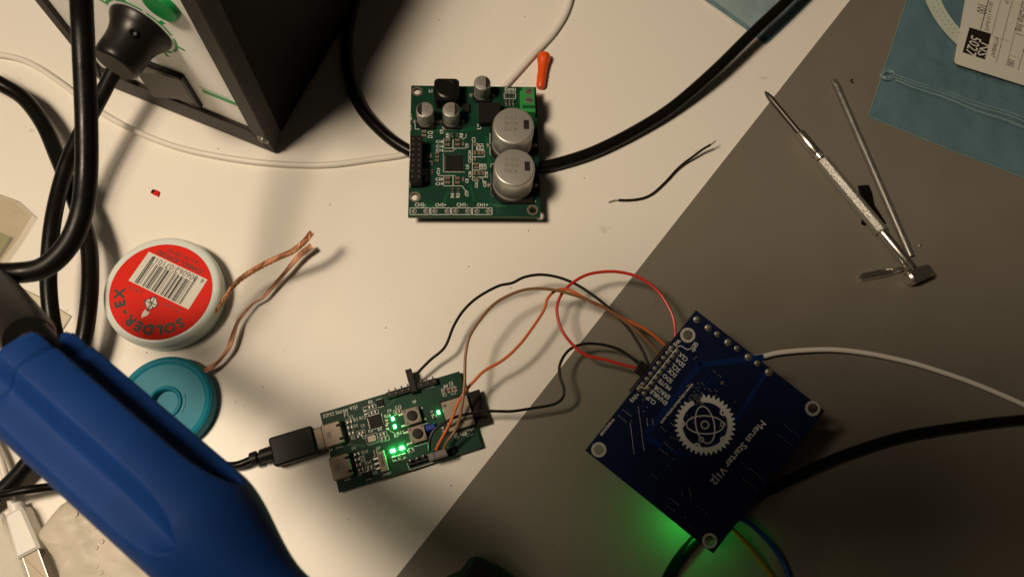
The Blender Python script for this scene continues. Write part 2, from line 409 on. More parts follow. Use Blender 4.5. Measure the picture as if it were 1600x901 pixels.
b.build('rocker', M['rockergrey'], sw)
for (x, y) in ((8, 12), (FW - 8, 12), (8, 140), (FW - 8, 140)):
    b = MB(SB); b.lathe([(5, 0), (5, 3.1)], x, y, 20); b.build('foot', M['rubber'], st)

# ------------------------------------------------------------------ cables
def cable(name, label, cat, pts, rpx, m, group=None, seg=16, n=10, rmm=None, cat_='cable'):
    P = [W(*p) for p in pts]; R = [rpx * mmpx(*p) for p in pts] if rmm is None else [rmm] * len(pts)
    rr = sum(R) / len(R)
    b = MB(); b.tube(smooth_path(P, n), rr, seg); o = b.build(name, m); tag(o, label, cat, group); return o
cable('iron_cable', 'thick black cable hanging closest to the lens, looping down past the panel knob', 'cable',
      [(118, -140, 150), (124, -60, 125), (128, 20, 112), (132, 110, 104), (135, 190, 98), (135, 270, 94), (128, 330, 90), (108, 380, 88), (72, 416, 87), (30, 426, 87), (-30, 424, 90), (-120, 400, 96)], 17.3, M['rubber'], 'thick black cables', 24)
cable('power_cable', 'thick black cable curving in from the left edge and down beside the round red label', 'cable',
      [(-60, 100, 20), (0, 131, 14), (38, 155, 12), (68, 195, 12), (92, 250, 12), (118, 315, 13), (137, 375, 14), (141, 430, 14), (137, 490, 14), (127, 545, 13), (108, 610, 10), (80, 670, 8), (45, 722, 7), (5, 765, 6), (-60, 815, 6)], 12.6, M['rubber'], 'thick black cables', 20)
cable('plug_cable', 'thick black cable running from below the knob down behind the blue grip', 'cable',
      [(205, 66, 30), (180, 108, 27), (158, 150, 25), (132, 198, 24), (108, 248, 23), (92, 300, 22), (82, 350, 22), (77, 400, 21), (76, 450, 20), (82, 505, 18), (94, 555, 15), (108, 620, 9)], 12.0, M['rubber'], 'thick black cables', 20)
cable('station_cable', 'thick black cable curving from behind the station and under the green board', 'cable',
      [(600, -120, 6), (560, -20, 3.2), (543, 50, 3), (544, 110, 3), (562, 165, 2.9), (598, 207, 2.7), (640, 236, 2.6), (700, 262, 2.5), (770, 272, 2.5), (840, 262, 2.6), (880, 253, 2.7), (930, 236, 2.9), (990, 206, 3.5), (1050, 168, 5), (1114, 113, 9), (1176, 52, 11), (1231, 0, 12), (1300, -70, 12)], 9.0, M['rubber'], 'thick black cables', 16)
cable('dark_cable', 'thick black cable passing beneath the blue board in the shaded lower corner', 'cable',
      [(1720, 650, 4), (1600, 655, 4), (1497, 667, 4), (1404, 683, 4), (1310, 714, 4), (1240, 746, 4), (1185, 774, 4), (1140, 800, 4), (1104, 826, 4), (1074, 856, 4.5), (1052, 886, 5), (1034, 925, 6), (1015, 990, 9)], 8.3, M['rubber'], 'thick black cables', 16)
cable('white_cable', 'thin white cable sweeping across the desk beside the station and under the green board', 'cable',
      [(-80, 80, 1.6), (0, 86, 1.5), (45, 98, 1.5), (90, 126, 1.5), (130, 156, 1.5), (170, 183, 1.4), (230, 213, 1.3), (300, 236, 1.3), (400, 253, 1.3), (500, 258, 1.3), (580, 249, 1.3), (640, 239, 1.3), (700, 213, 1.3), (745, 180, 1.3), (790, 134, 1.4), (828, 92, 1.4), (868, 48, 1.4), (890, 5, 1.4), (900, -60, 1.4)], 4.6, M['white_cable'])
cable('pale_cable', 'thin white cable running right from beneath the blue board across the mat', 'cable',
      [(1120, 560, 4), (1185, 557, 4), (1215, 551, 4), (1255, 547, 4), (1305, 546, 3.6), (1357, 552, 3.2), (1410, 563, 3), (1450, 574, 3), (1520, 598, 2.6), (1600, 632, 2.4), (1700, 680, 2.4)], 4.1, M['white_cable'])
cable('yellow_wire', 'yellow wire leaving the shaded lower corner of the blue board', 'wire',
      [(1120, 805, 12), (1144, 826, 10), (1171, 854, 7), (1205, 899, 4), (1240, 960, 3)], 4.2, M['yellowwire'], 'supply wires at the blue board')
cable('blue_wire', 'blue wire leaving the shaded lower corner of the blue board', 'wire',
      [(1135, 795, 12), (1166, 813, 10), (1195, 838, 7), (1217, 866, 4.5), (1234, 903, 4), (1250, 960, 3)], 4.2, M['bluewire'], 'supply wires at the blue board')

# ------------------------------------------------------------------ board helpers
def smd(fr, parent, px, py, lx, ly, ang=0.0, h=.7, kind='cap', name='ceramic_capacitor'):
    x, y = Lp(fr, px, py, .8); b = MB(fr)
    if kind == 'cap':
        b.mat(0).box(x, y, .82, .8 + h, lx * .5, ly * .94, ang, .05)
        dx, dy = math.cos(ang), math.sin(ang)
        b.mat(1)
        for s_ in (-1, 1): b.box(x + s_ * dx * lx * .37, y + s_ * dy * lx * .37, .815, .8 + h + .04, lx * .26, ly, ang, .06)
        return b.build(name, [M['brownchip'] if name == 'ceramic_capacitor' else M['resistor'], M['tin']], parent)
def can(fr, parent, px, py, dpx, z0, h, chs, lines, markside, wedge=False, bs=1.06, tilt=0.0):
    x, y = Lp(fr, px, py, z0 + h); r = dpx / 2 * mmpx(px, py, 24) * .985
    b = MB(fr); s_ = r * 2 * bs
    sx = -1
    pl = [(x - s_ / 2, y + s_ / 2), (x + s_ / 2, y + s_ / 2), (x + s_ / 2, y - s_ / 2), (x - s_ / 2 + chs, y - s_ / 2), (x - s_ / 2, y - s_ / 2 + chs)]
    b.mat(0).lathe([(r * .93, z0 + 1.1), (r, z0 + 1.5), (r, z0 + h * .10 + 1.2), (r * .955, z0 + h * .12 + 1.4), (r * .955, z0 + h * .16 + 1.4), (r, z0 + h * .18 + 1.7), (r, z0 + h - .9), (r * .985, z0 + h - .4), (r * .94, z0 + h - .06), (r * .9, z0 + h), (.01, z0 + h)], x, y, 64)
    c = b.build('electrolytic_capacitor', M['alu'], parent)
    b = MB(fr); b.prism(pl, z0 + .05, z0 + 1.6, .25); b.build('capacitor_base', M['chip'], c)
    b = MB(fr)
    if wedge:                                 # dark half-moon plus code
        a0, a1 = (PI * .62, PI * 1.38) if markside < 0 else (-PI * .36, PI * .36)
        pts = [(x + r * .9 * math.cos(a0 + (a1 - a0) * k / 14), y + r * .9 * math.sin(a0 + (a1 - a0) * k / 14)) for k in range(15)]
        b.prism(pts, z0 + h + .01, z0 + h + .04)
    else:
        b.box(x + r * .62, y + r * .05, z0 + h + .01, z0 + h + .04, r * .26, r * .5)
    b.build('polarity_mark', M['darkmark'], c)
    b = MB(fr); off = r * (.12 if wedge and markside < 0 else (-.12 if wedge else -.12)); n = len(lines); fw = r * (.62 if wedge else .66)
    for i, t in enumerate(lines):
        yy = y - r * .30 + i * r * .30 + r * .12
        text(b, t, (x + off + fw / 2, yy + r * .1 - tilt * r), (x + off - fw / 2, yy + r * .1 + tilt * r), z0 + h + .02, .72 if not wedge else 1.0, fr)
    b.build('printed_code', M['codeink'], c)
    if not wedge:
        b = MB(fr)
        rot_ = py * .0035
        for aa, r1 in ((PI * .92 + rot_, .8), (PI * .2 + rot_, .55), (PI * -.38 + rot_, .75)):
            b.line([(x, y), (x + r * r1 * math.cos(aa), y + r * r1 * math.sin(aa))], .25, z0 + h - .005, fr, .012)
        b.build('vent_score', M['alu'], c)
    b = MB(fr)
    for s2 in (-1, 1): b.lathe([(1.0, z0), (1.0, z0 + .3), (.6, z0 + .7), (.05, z0 + .8)], x + s2 * (s_ / 2 + .9), y - r * .02, 14)
    b.build('solder_joint', M['tin'], c)
    return c
def ringhole(fr, parent, x, y, z, ri, ro, m='tin', th=.05):
    b = MB(fr); b.lathe([(ri, z - th), (ro, z - th), (ro, z + th), (ri, z + th), (ri, z - th)], x, y, 32, closed=False); return b.build('mounting_ring', M[m], parent)
def plate(fr, corners, holes, z0, z1, name, mats, parent):
    """board with real round holes: quad outline cut into cells, each hole fanned into its cell"""
    b = MB(fr); xs = sorted(set([corners[0], corners[2]] + [h[0] - h[2] * 1.6 for h in holes] + [h[0] + h[2] * 1.6 for h in holes]))
    ys = sorted(set([corners[1], corners[3]] + [h[1] - h[2] * 1.6 for h in holes] + [h[1] + h[2] * 1.6 for h in holes]))
    N = 32
    for xa, xb in zip(xs[:-1], xs[1:]):
        for ya, yb in zip(ys[:-1], ys[1:]):
            if xb - xa < 1e-6 or yb - ya < 1e-6: continue
            hh = [h for h in holes if xa - 1e-6 <= h[0] - h[2] and h[0] + h[2] <= xb + 1e-6 and ya - 1e-6 <= h[1] - h[2] and h[1] + h[2] <= yb + 1e-6]
            b.mat(0)
            if not hh:
                b.add([(xa, ya, z1), (xb, ya, z1), (xb, yb, z1), (xa, yb, z1)], [(0, 1, 2, 3)], fr)
                b.add([(xa, ya, z0), (xb, ya, z0), (xb, yb, z0), (xa, yb, z0)], [(3, 2, 1, 0)], fr); continue
            hx, hy, hr = hh[0]
            inn, out = [], []
            for k in range(N):
                a = 2 * PI * k / N + PI / N; c_, s_ = math.cos(a), math.sin(a)
                inn.append((hx + hr * c_, hy + hr * s_))
                tx = ((xb - hx) / c_ if c_ > 0 else (xa - hx) / c_) if abs(c_) > 1e-9 else 1e9
                ty = ((yb - hy) / s_ if s_ > 0 else (ya - hy) / s_) if abs(s_) > 1e-9 else 1e9
                t = min(tx, ty); out.append((hx + t * c_, hy + t * s_))
            for z, fl in ((z1, 0), (z0, 1)):
                vs = [(*p, z) for p in inn] + [(*p, z) for p in out]
                fs = [(k, N + k, N + (k + 1) % N, (k + 1) % N) for k in range(N)]
                o = len(vs)
                for cxn, cyn in ((xa, ya), (xb, ya), (xb, yb), (xa, yb)):   # corner triangles
                    best = max(range(N), key=lambda k: ((out[k][0] + out[(k + 1) % N][0]) / 2 - hx) * (cxn - hx) / abs(cxn - hx) / (xb - xa) + ((out[k][1] + out[(k + 1) % N][1]) / 2 - hy) * (cyn - hy) / abs(cyn - hy) / (yb - ya))
                    vs.append((cxn, cyn, z)); fs.append((N + best, len(vs) - 1, N + (best + 1) % N))
                if fl: fs = [f[::-1] for f in fs]
                b.add(vs, fs, fr)
            b.mat(1); vs = [(*p, z1) for p in inn] + [(*p, z0) for p in inn]
            b.add(vs, [(k, (k + 1) % N, N + (k + 1) % N, N + k) for k in range(N)], fr)
    x0, y0, x1, y1 = corners; b.mat(1)
    b.add([(x0, y0, z0), (x1, y0, z0), (x1, y1, z0), (x0, y1, z0), (x0, y0, z1), (x1, y0, z1), (x1, y1, z1), (x0, y1, z1)],
          [(0, 1, 5, 4), (1, 2, 6, 5), (2, 3, 7, 6), (3, 0, 4, 7)], fr)
    return b.build(name, mats, parent, smooth=False)

# ------------------------------------------------------------------ green amplifier board
HG = 8.5
TL, TR, BR, BL = W(641.5, 134, HG), W(838.5, 136, HG), W(844, 339, HG), W(638.7, 338, HG)
gx = ((TR - TL) + (BR - BL)).normalized(); GF = frame(BL - Vector((0, 0, 1.6)), gx)     # local: x right, y up, z up; top copper at z=1.6 -> use .8 offset helper
GF = GF @ Matrix.Translation((0, 0, .8))      # so that the board spans z -0.8 .. 0.8
gl = [Lp(GF, *p, .8) for p in ((641.5, 134), (838.5, 136), (844, 339), (638.7, 338))]
gx0 = (gl[0][0] + gl[3][0]) / 2; gx1 = (gl[1][0] + gl[2][0]) / 2; gy0 = (gl[2][1] + gl[3][1]) / 2; gy1 = (gl[0][1] + gl[1][1]) / 2
gb = thing('green_amplifier_board', 'green circuit board with two large silver capacitor cans and screw terminal', 'circuit board', W(742, 240, 0))
gh = [(*Lp(GF, 652, 143, .8), 1.55), (*Lp(GF, 651, 307.5, .8), 1.55), (*Lp(GF, 832, 328, .8), 1.55)]
# keep holes in tidy cells
gh[1] = (gh[0][0], gh[1][1], 1.55)
plate(GF, (gx0, gy0, gx1, gy1), gh, -.8, .8, 'board', [M['gpcb'], M['pcbedge']], gb)
for h in gh: ringhole(GF, gb, h[0], h[1], .8, 1.6, 2.35, 'usbshell')
Z = .832
b = MB(GF)                                   # copper areas under the mask
for pts, wd in (([(700, 300), (690, 322), (660, 322)], 1.2), ([(735, 290), (742, 318), (790, 322)], 1.0), ([(760, 215), (765, 260)], 1.6), ([(720, 205), (742, 200)], 1.2), ([(655, 215), (676, 225), (690, 250)], .5), ([(655, 240), (676, 262), (694, 268)], .5), ([(665, 200), (700, 208)], .8)):
    linepx(b, GF, pts, wd, .805, .8)
b.build('copper_areas', M['gpcb_copper'], gb)
b = MB(GF)
def gt(t, p0, p1, hs=1.0, bold=0): textpx(b, GF, t, p0, p1, Z, hs, bold, .8)
def gz(x, y): return (620 + x / 3.219, 70 + y / 3.219)
for t, xx in (('CH2-', 92), ('CH2+', 195), ('CH1-', 303), ('CH1+', 405)):
    gt(t, gz(xx - 2, 813), gz(xx + 54, 813), 1.1, .02)
for i in range(4):
    xa, xb = 67 + i * 104.5, 67 + (i + 1) * 104.5 - 6
    linepx(b, GF, [gz(xa, 820), gz(xb, 820), gz(xb, 854), gz(xa, 854), gz(xa, 820)], .24, Z, .8)
g2 = lambda x, y: (680 + x / 8.19, 200 + y / 8.19)
for t, x, y in (('C18', 10, 193), ('C16', 10, 252), ('C14', 10, 303), ('C20', 5, 672), ('C19', 5, 732)):
    gt(t, g2(x, y), g2(x + 92, y), 1.0, .035)
for t, x, y in (('C3', 318, 330), ('C2', 318, 402), ('C11', 290, 700), ('C7', 300, 755), ('C12', 290, 828)):
    gt(t, (640 + x / 11.26, 180 + y / 11.26), (640 + (x + 88) / 11.26, 180 + y / 11.26), .95, .03)
def vt(t, x, y, L=60, up=True):               # vertical designators
    p0, p1 = (g2(x, y + L), g2(x, y)) if up else (g2(x, y), g2(x, y + L)); gt(t, p0, p1, 1, .03)
for t, x, y in (('C5', 100, 20), ('C1', 515, 125), ('C22', 568, 200), ('C21', 618, 205), ('C24', 460, 290), ('C23', 460, 370), ('U3', 432, 470), ('C13', 60, 515), ('C30', 462, 555), ('C32', 545, 690), ('C33', 652, 680), ('C9', 425, 200), ('C8', 425, 650), ('C10', 675, 560), ('C28', 610, 460), ('C29', 655, 460), ('R4', 240, 835), ('R3', 312, 835), ('C17', 425, 800), ('C6', 745, 455), ('R9', 180, 70), ('R8', 355, 70)):
    vt(t, x, y, 55 if len(t) == 2 else 75)
def gl_(pts, wd=.2): linepx(b, GF, [g2(*p) for p in pts], wd, Z, .8)
gl_([(110, 135), (110, 260), (390, 260)]); gl_([(100, 298), (225, 298), (262, 262)]); gl_([(345, 150), (395, 120), (395, 80)])
gl_([(110, 620), (110, 742), (345, 742), (385, 800), (385, 860)]); gl_([(20, 560), (45, 610), (255, 610)]); gl_([(228, 265), (228, 150)], .25); gl_([(228, 620), (228, 740)], .25)
gl_([(475, 190), (475, 670), (560, 670)]); gl_([(475, 370), (630, 370), (630, 285), (530, 285), (530, 190)], .25); gl_([(475, 630), (640, 630), (640, 560)], .25); gl_([(595, 640), (612, 665), (612, 700)])
gl_([(475, 455), (565, 455), (565, 540), (475, 540)], .22)
gl_([(104, 325), (104, 565), (380, 565)], .16); gl_([(115, 0), (125, 20), (330, 20), (335, 8)])
gl_([(700, 70), (702, 335), (770, 385)]); gl_([(716, 590), (716, 850), (800, 915)])
g3 = lambda x, y: (740 + x / 6.677, 210 + y / 6.677)
linepx(b, GF, [g3(185, 400), g3(185, 625), g3(290, 710), g3(645, 710), g3(645, 690)], .24, Z, .8)
linepx(b, GF, [gz(92, 385), gz(92, 425), gz(182, 425), gz(192, 412)], .22, Z, .8); linepx(b, GF, [gz(228, 412), gz(238, 425), gz(325, 425), gz(325, 385)], .22, Z, .8)
linepx(b, GF, [gz(66, 445), gz(66, 706), gz(127, 706), gz(127, 690)], .22, Z, .8)
for i, t in enumerate(('E1', 'E7', 'R1')): gt(t, gz(545 + i * 19, 236), gz(560 + i * 19, 236), 1.6, .03)
linepx(b, GF, [gz(540, 243), gz(597, 243), gz(597, 272), gz(540, 272), gz(540, 243)], .2, Z, .8)
gt('L1', gz(162, 240), gz(178, 240), 1.2, .03); gt('C4', gz(75, 382), gz(75, 350), 1, .03); gt('U2', gz(72, 432), gz(72, 405), 1, .03); gt('U1', gz(424, 425), gz(424, 400), 1, .03)
linepx(b, GF, [gz(416, 385), gz(416, 396), gz(432, 396)], .22, Z, .8)
gt('R5', gz(160, 655), gz(160, 620), 1, .03); gt('R6', gz(160, 685), gz(160, 660), 1, .03)
b.build('silkscreen', M['silk'], gb, smooth=False)
for i, x in enumerate((88, 147, 192, 253, 297, 357, 403, 460)):
    xy = Lp(GF, *gz(x, 836), .8); b = MB(GF); b.lathe([(1.15, .8), (1.15, .86), (.75, .87), (.7, 1.0), (.45, 1.55), (.1, 1.6)], xy[0], xy[1], 20); b.build('solder_pad', M['tin'], gb)
# capacitors
can(GF, gb, 802.3, 196, 65.9, .8, 16.5, 4.5, ('470', 'RVE', '35V'), 1)
can(GF, gb, 803.8, 261, 65.9, .8, 16.5, 4.5, ('470', 'RVE', '35V'), 1, tilt=.05)
can(GF, gb, 663.8, 171, 28.4, .8, 10, 1.4, ('100', '35V', 'RV'), -1, True)
can(GF, gb, 704.8, 171, 28.4, .8, 10, 1.4, ('100', '35V', 'RV'), 1, True)
can(GF, gb, 753.6, 129, 27.4, .8, 10, 1.4, ('100', '35V', 'RV'), 1, True)
# inductor
x, y = Lp(GF, 697.8, 138, 8.8); b = MB(GF); s_ = 39.5 * mmpx(698, 138, 18)
b.prism(rrect(x, y, s_, s_, 2.0, n=6), .85, 8.6, .7); ind = b.build('inductor', M['black_gloss'], gb)
b = MB(GF); b.lathe([(s_ * .43, 8.3), (s_ * .43, 8.75), (s_ * .36, 9.1), (s_ * .33, 8.85), (.01, 8.8)], x, y, 40); b.build('inductor_core', M['black_gloss'], ind)
# chips
x, y = Lp(GF, 709.3, 254.3, 1.6); b = MB(GF); b.box(x, y, .85, 1.75, 29.5 * .245, 29 * .245, 0, .06); pc = b.build('power_chip', M['chip'], gb)
b = MB(GF)
for k in range(14):
    for sx_, sy_ in ((0, 1), (0, -1), (1, 0), (-1, 0)):
        o_ = (k - 6.5) * .5; px_, py_ = (x + o_, y + sy_ * 3.75) if sy_ else (x + sx_ * 3.8, y + o_)
        b.box(px_, py_, .82, .95, .25 if sy_ else .5, .5 if sy_ else .25)
b.build('chip_pins', M['tin'], pc)
x, y = Lp(GF, *gz(468, 345), 4.0); b = MB(GF); b.box(x, y, 1.0, 5.0, 9.5, 9.8, 0, .35); rg = b.build('regulator_chip', M['chip'], gb)
b = MB(GF)
for k in range(5):
    yy = y + 3.4 - k * 1.7; b.tube([GF @ Vector(p) for p in ((x - 4.6, yy, 2.8), (x - 5.6, yy, 2.8), (x - 6.6, yy, 1.2), (x - 8.4, yy, 1.05))], .42, 8)
b.build('regulator_legs', M['tin'], rg)
b = MB(GF); x2, y2 = Lp(GF, *gz(348, 320), 1.6); b.box(x2, y2, .85, 2.2, 3.2, 4.4, 0, .2); b.build('diode', M['chip'], gb)
# pin header
x, y = Lp(GF, *gz(97, 572), 8); b = MB(GF)
b.box(x, y + .2, .85, 8.6, 5.0, 20.6, 0, .2); hd = b.build('pin_header', M['black_plastic'], gb)
b = MB(GF)
for k in range(8):
    for sx_ in (-1, 1): b.box(x + sx_ * 1.27, y + 8.9 - k * 2.5, 8.61, 8.66, .7, .7)
b.build('header_sockets', M['greyink'], hd)
b = MB(GF)
for k in range(9): b.box(x - 3.0, y + 8.9 - k * 2.3, .82, 1.2, .9, .8)
b.build('header_pins', M['tin'], hd)
# terminal block
x, y = Lp(GF, *gz(658, 262), 8.5); b = MB(GF)
b.mat(0).box(x + .2, y - .6, .85, 6.2, 6.6, 10.6, 0, .3); b.box(x + .4, y, 6.1, 9.2, 5.4, 8.8, 0, .4)
tb = b.build('screw_terminal', M['greenblock'], gb)
for k in (-1, 1):
    b = MB(GF); b.lathe([(1.7, 9.0), (1.7, 9.35), (1.3, 9.4), (.01, 9.42)], x + .4, y + k * 2.15, 24); sc = b.build('screw', M['usbshell'], tb)
    b = MB(GF); b.box(x + .4, y + k * 2.15, 9.43, 9.47, 2.6, .45, .5 * k + .3); b.build('screw_slot', M['darkmark'], sc)
for i in range(3):
    x, y = Lp(GF, *gz(549 + i * 18, 290), .8); b = MB(GF); b.lathe([(.6, .8), (.6, 1.1), (.3, 1.6), (.28, 2.4), (.05, 2.6)], x, y, 12); b.box(x, y - 1.2, .82, 1.1, .5, 1.8); b.build('wire_pin', M['tin'], gb)
    smd(GF, gb, *gz(550 + i * 18, 257), 1.6, .9, PI / 2, .5, name='resistor')
for (x, y, a, l) in [(160, 165, 0, 1.9), (160, 222, 0, 1.9), (285, 165, 0, 1.9), (285, 222, 0, 1.9), (358, 215, PI / 2, 1.7), (160, 650, 0, 1.9), (160, 705, 0, 1.9), (285, 650, 0, 1.9), (285, 705, 0, 1.9), (358, 665, PI / 2, 1.7),
                     (508, 220, PI / 2, 1.7), (508, 325, PI / 2, 1.9), (560, 325, PI / 2, 1.8), (603, 325, PI / 2, 1.8), (508, 405, PI / 2, 1.7), (525, 472, 0, 1.6), (525, 515, 0, 1.6), (508, 585, PI / 2, 1.9), (560, 585, PI / 2, 1.8), (610, 585, PI / 2, 1.8), (525, 650, 0, 1.6),
                     (25, 330, 0, 1.6), (25, 380, 0, 1.6), (25, 425, 0, 1.6)]:
    smd(GF, gb, *g2(x, y), l, 1.25 if l > 1.7 else 1.05, a, .85)
for (x, y, a) in ((222, 800, PI / 2), (295, 800, PI / 2), (210, 95, PI / 2), (285, 95, PI / 2), (-38, 455, PI / 2), (-38, 560, PI / 2)):
    smd(GF, gb, *g2(x, y), 1.6, 1.0, a, .5, name='resistor')
for x, y in ((255, 300), (255, 372)): smd(GF, gb, 640 + x / 11.26, 180 + y / 11.26, 1.8, 1.1, 0, .8)
for (px, py) in ((655, 325), (835, 300), (830, 160), (655, 160)):     # what the board stands on
    x, y = Lp(GF, px, py, .8); x = min(max(x, gx0 + 2.5), gx1 - 2.5)
    b = MB(GF); b.lathe([(1.0, -(HG - .8) + .05), (1.2, -.8)], x, y, 10); b.build('board_leg', M['tin'], gb)

# ------------------------------------------------------------------ development board with green lights
HE = 3.2
ec = [(499.5, 645.4), (717.5, 579.5), (753.4, 698), (530, 768.7)]
eW = [W(*p, HE) for p in ec]
ex = ((eW[1] - eW[0]) + (eW[2] - eW[3])).normalized(); EF = frame(eW[3] - Vector((0, 0, .8)), ex)
el = [Lp(EF, *p, .8) for p in ec]
ex0, ex1, ey0, ey1 = (el[0][0] + el[3][0]) / 2, (el[1][0] + el[2][0]) / 2, (el[2][1] + el[3][1]) / 2, (el[0][1] + el[1][1]) / 2
eb = thing('development_board', 'small green controller board with glowing green lights and two push buttons', 'circuit board', W(627, 674, 0))
e5 = lambda x, y: (480 + x / 4.097, 560 + y / 4.097)
plate(EF, (ex0, ey0, ex1, ey1), [], -.8, .8, 'board', [M['gpcb'], M['pcbedge']], eb)
def ebox(name, cx_, cy_, z0, z1, lx, ly, m, ch=.1, r=0, parent=None, zl=None):
    x, y = Lp(EF, *e5(cx_, cy_), z1 if zl is None else zl); b = MB(EF); b.box(x, y, z0, z1, lx, ly, 0, ch, r); return b.build(name, m, parent or eb), x, y
# connectors
for (x, y) in ((160, 482), (215, 690)):
    o, X, Y = ebox('usb_socket', x, y, .85, 4.1, 7.6, 9.0, M['usbshell'], .45, .9)
    b = MB(EF)
    for s_ in (-1, 1): b.box(X + 3.2, Y + s_ * 2.6, 4.1, 4.16, 2.0, 1.0)
    b.box(X + 4.0, Y, .9, 2.4, 1.2, 8.4); b.build('socket_tabs', M['chip'], o)
    b = MB(EF)
    for k in range(4): b.box(X - 1.2, Y - .9 + k * .6, 4.1, 4.13, 1.6, .22, .1)
    b.build('socket_marks', M['greyink'], o)
    if y < 600: UX, UY = X, Y
# main chips
for (x, y, s_) in ((435, 400, 4.9), (465, 282, 2.6), (385, 745, 2.6)):
    o, X, Y = ebox('controller_chip' if s_ > 4 else 'small_chip', x, y, .85, 1.7, s_, s_, M['chip'], .05)
    b = MB(EF)
    for k in range(int(s_ / .62)):
        for s2 in (-1, 1):
            o_ = (k - (int(s_ / .62) - 1) / 2) * .6
            b.box(X + o_, Y + s2 * (s_ / 2 + .15), .82, .95, .28, .5)
            if s_ > 4: b.box(X + s2 * (s_ / 2 + .15), Y + o_, .82, .95, .5, .28)
    b.build('chip_pins', M['tin'], o)
# buttons
for i, (x, y) in enumerate(((670, 365), (705, 480))):
    o, X, Y = ebox('push_button', x, y, .85, 4.2, 6.3, 6.3, M['buttonplate'], .15, .5)
    b = MB(EF); b.lathe([(1.95, 4.2), (1.95, 5.0), (1.75, 5.25), (.01, 5.3)], X, Y, 32); b.build('button_cap', M['black_plastic'], o)
    b = MB(EF)
    for sx_ in (-1, 1):
        for sy_ in (-1, 1): b.lathe([(.45, 4.2), (.4, 4.35), (.01, 4.4)], X + sx_ * 2.35, Y + sy_ * 2.35, 10)
    b.build('button_rivets', M['darksteel'], o)
    b = MB(EF)
    for sx_ in (-1, 1):
        for sy_ in (-1, 1): b.box(X + sx_ * 3.9, Y + sy_ * 2.25, .85, 1.3, 2.0, .8, 0, .1)
    b.build('button_legs', M['tin'], o)
# radio module
X, Y = Lp(EF, *e5(965, 350), 3.4)
Xa, Ya = Lp(EF, *e5(1160, 395), 1.7)
b = MB(EF); b.box((X - 6 + Xa) / 2 + .2, Y + .1, .85, 1.65, Xa - X + 6, 13.6); mod = b.build('radio_module', M['chip'], eb)
b = MB(EF); b.box(X, Y, 1.66, 3.6, 10.6, 12.0, 0, .25, .4); b.box(X, Y, 3.6, 3.62, 8.6, 10.2, 0, 0, .6); sh = b.build('metal_shield', M['shield'], mod)
b = MB(EF); b.lathe([(.6, 3.6), (.6, 3.64), (.01, 3.65)], X - 4.0, Y + 4.3, 16); b.build('orientation_dot', M['greyink'], sh)
b = MB(EF)
for k in range(8):
    b.box(X - 4.5 + k * 1.25, Y + 6.55, .83, 1.2, .7, .7); b.box(X - 4.5 + k * 1.25, Y - 6.55, .83, 1.2, .7, .7)
b.build('module_pads', M['tin'], mod)
# upper header with angled pins
X, Y = Lp(EF, *e5(670, 190), 2.6); Lh = 20.2
b = MB(EF); b.box(X, Y, .85, 3.4, Lh, 2.4, 0, .1); uh = b.build('pin_header', M['black_plastic'], eb)
b = MB(EF)
for k in range(8):
    xx = X - Lh / 2 + 1.3 + k * 2.54; b.box(xx, Y + 1.6, 1.9, 2.5, .6, 1.4); b.box(xx, Y, 3.4, 3.9, .6, .6)
b.build('header_pins', M['darksteel'], uh)
# lower header with light-catching pins
X2, Y2 = Lp(EF, *e5(795, 620), 2.6)
b = MB(EF); b.box(X2, Y2, .85, 3.3, 18.4, 2.4, 0, .1); lh = b.build('pin_header', M['black_plastic'], eb)
b = MB(EF)
for x, y in ((658, 650), (700, 636), (741, 622), (903, 571)):
    x_, y_ = Lp(EF, *e5(x, y), 6.6); b.box(x_, y_, 3.3, 6.9, .62, .62, 0, .1)
b.build('header_pins', M['tin'], lh)
# beige cable connector
o, X, Y = ebox('ribbon_connector', 482, 655, .85, 2.9, 2.9, 7.8, M['beige'], .15)
b = MB(EF); b.box(X + .2, Y + .4, 2.9, 2.94, .5, 4.6); b.box(X - .6, Y + .4, 2.9, 2.94, .3, 4.6); b.build('connector_slot', M['darkmark'], o)
b = MB(EF)
for k in range(3): b.box(X - 2.4, Y - 1.9 + k * 1.9, .85, 1.2, 1.9, .7)
b.build('connector_pins', M['tin'], o)
o, X, Y = ebox('blue_component', 785, 438, .85, 3.0, 4.4, 2.6, M['bluepart'], .5, .6)
# lights
ledpos = []
for (x, y, hot) in ((548, 383, 0), (560, 433, 0), (547, 588, 1), (605, 570, 1), (840, 342, 0)):
    X, Y = Lp(EF, *e5(x, y), 1.4); b = MB(EF); b.box(X, Y, .85, 1.5, 1.5 if hot else 1.25, .95, PI / 2 if not hot else 0, .12)
    b.build('indicator_light', M['ledhot'] if hot else M['led'], eb); ledpos.append((X, Y, hot))
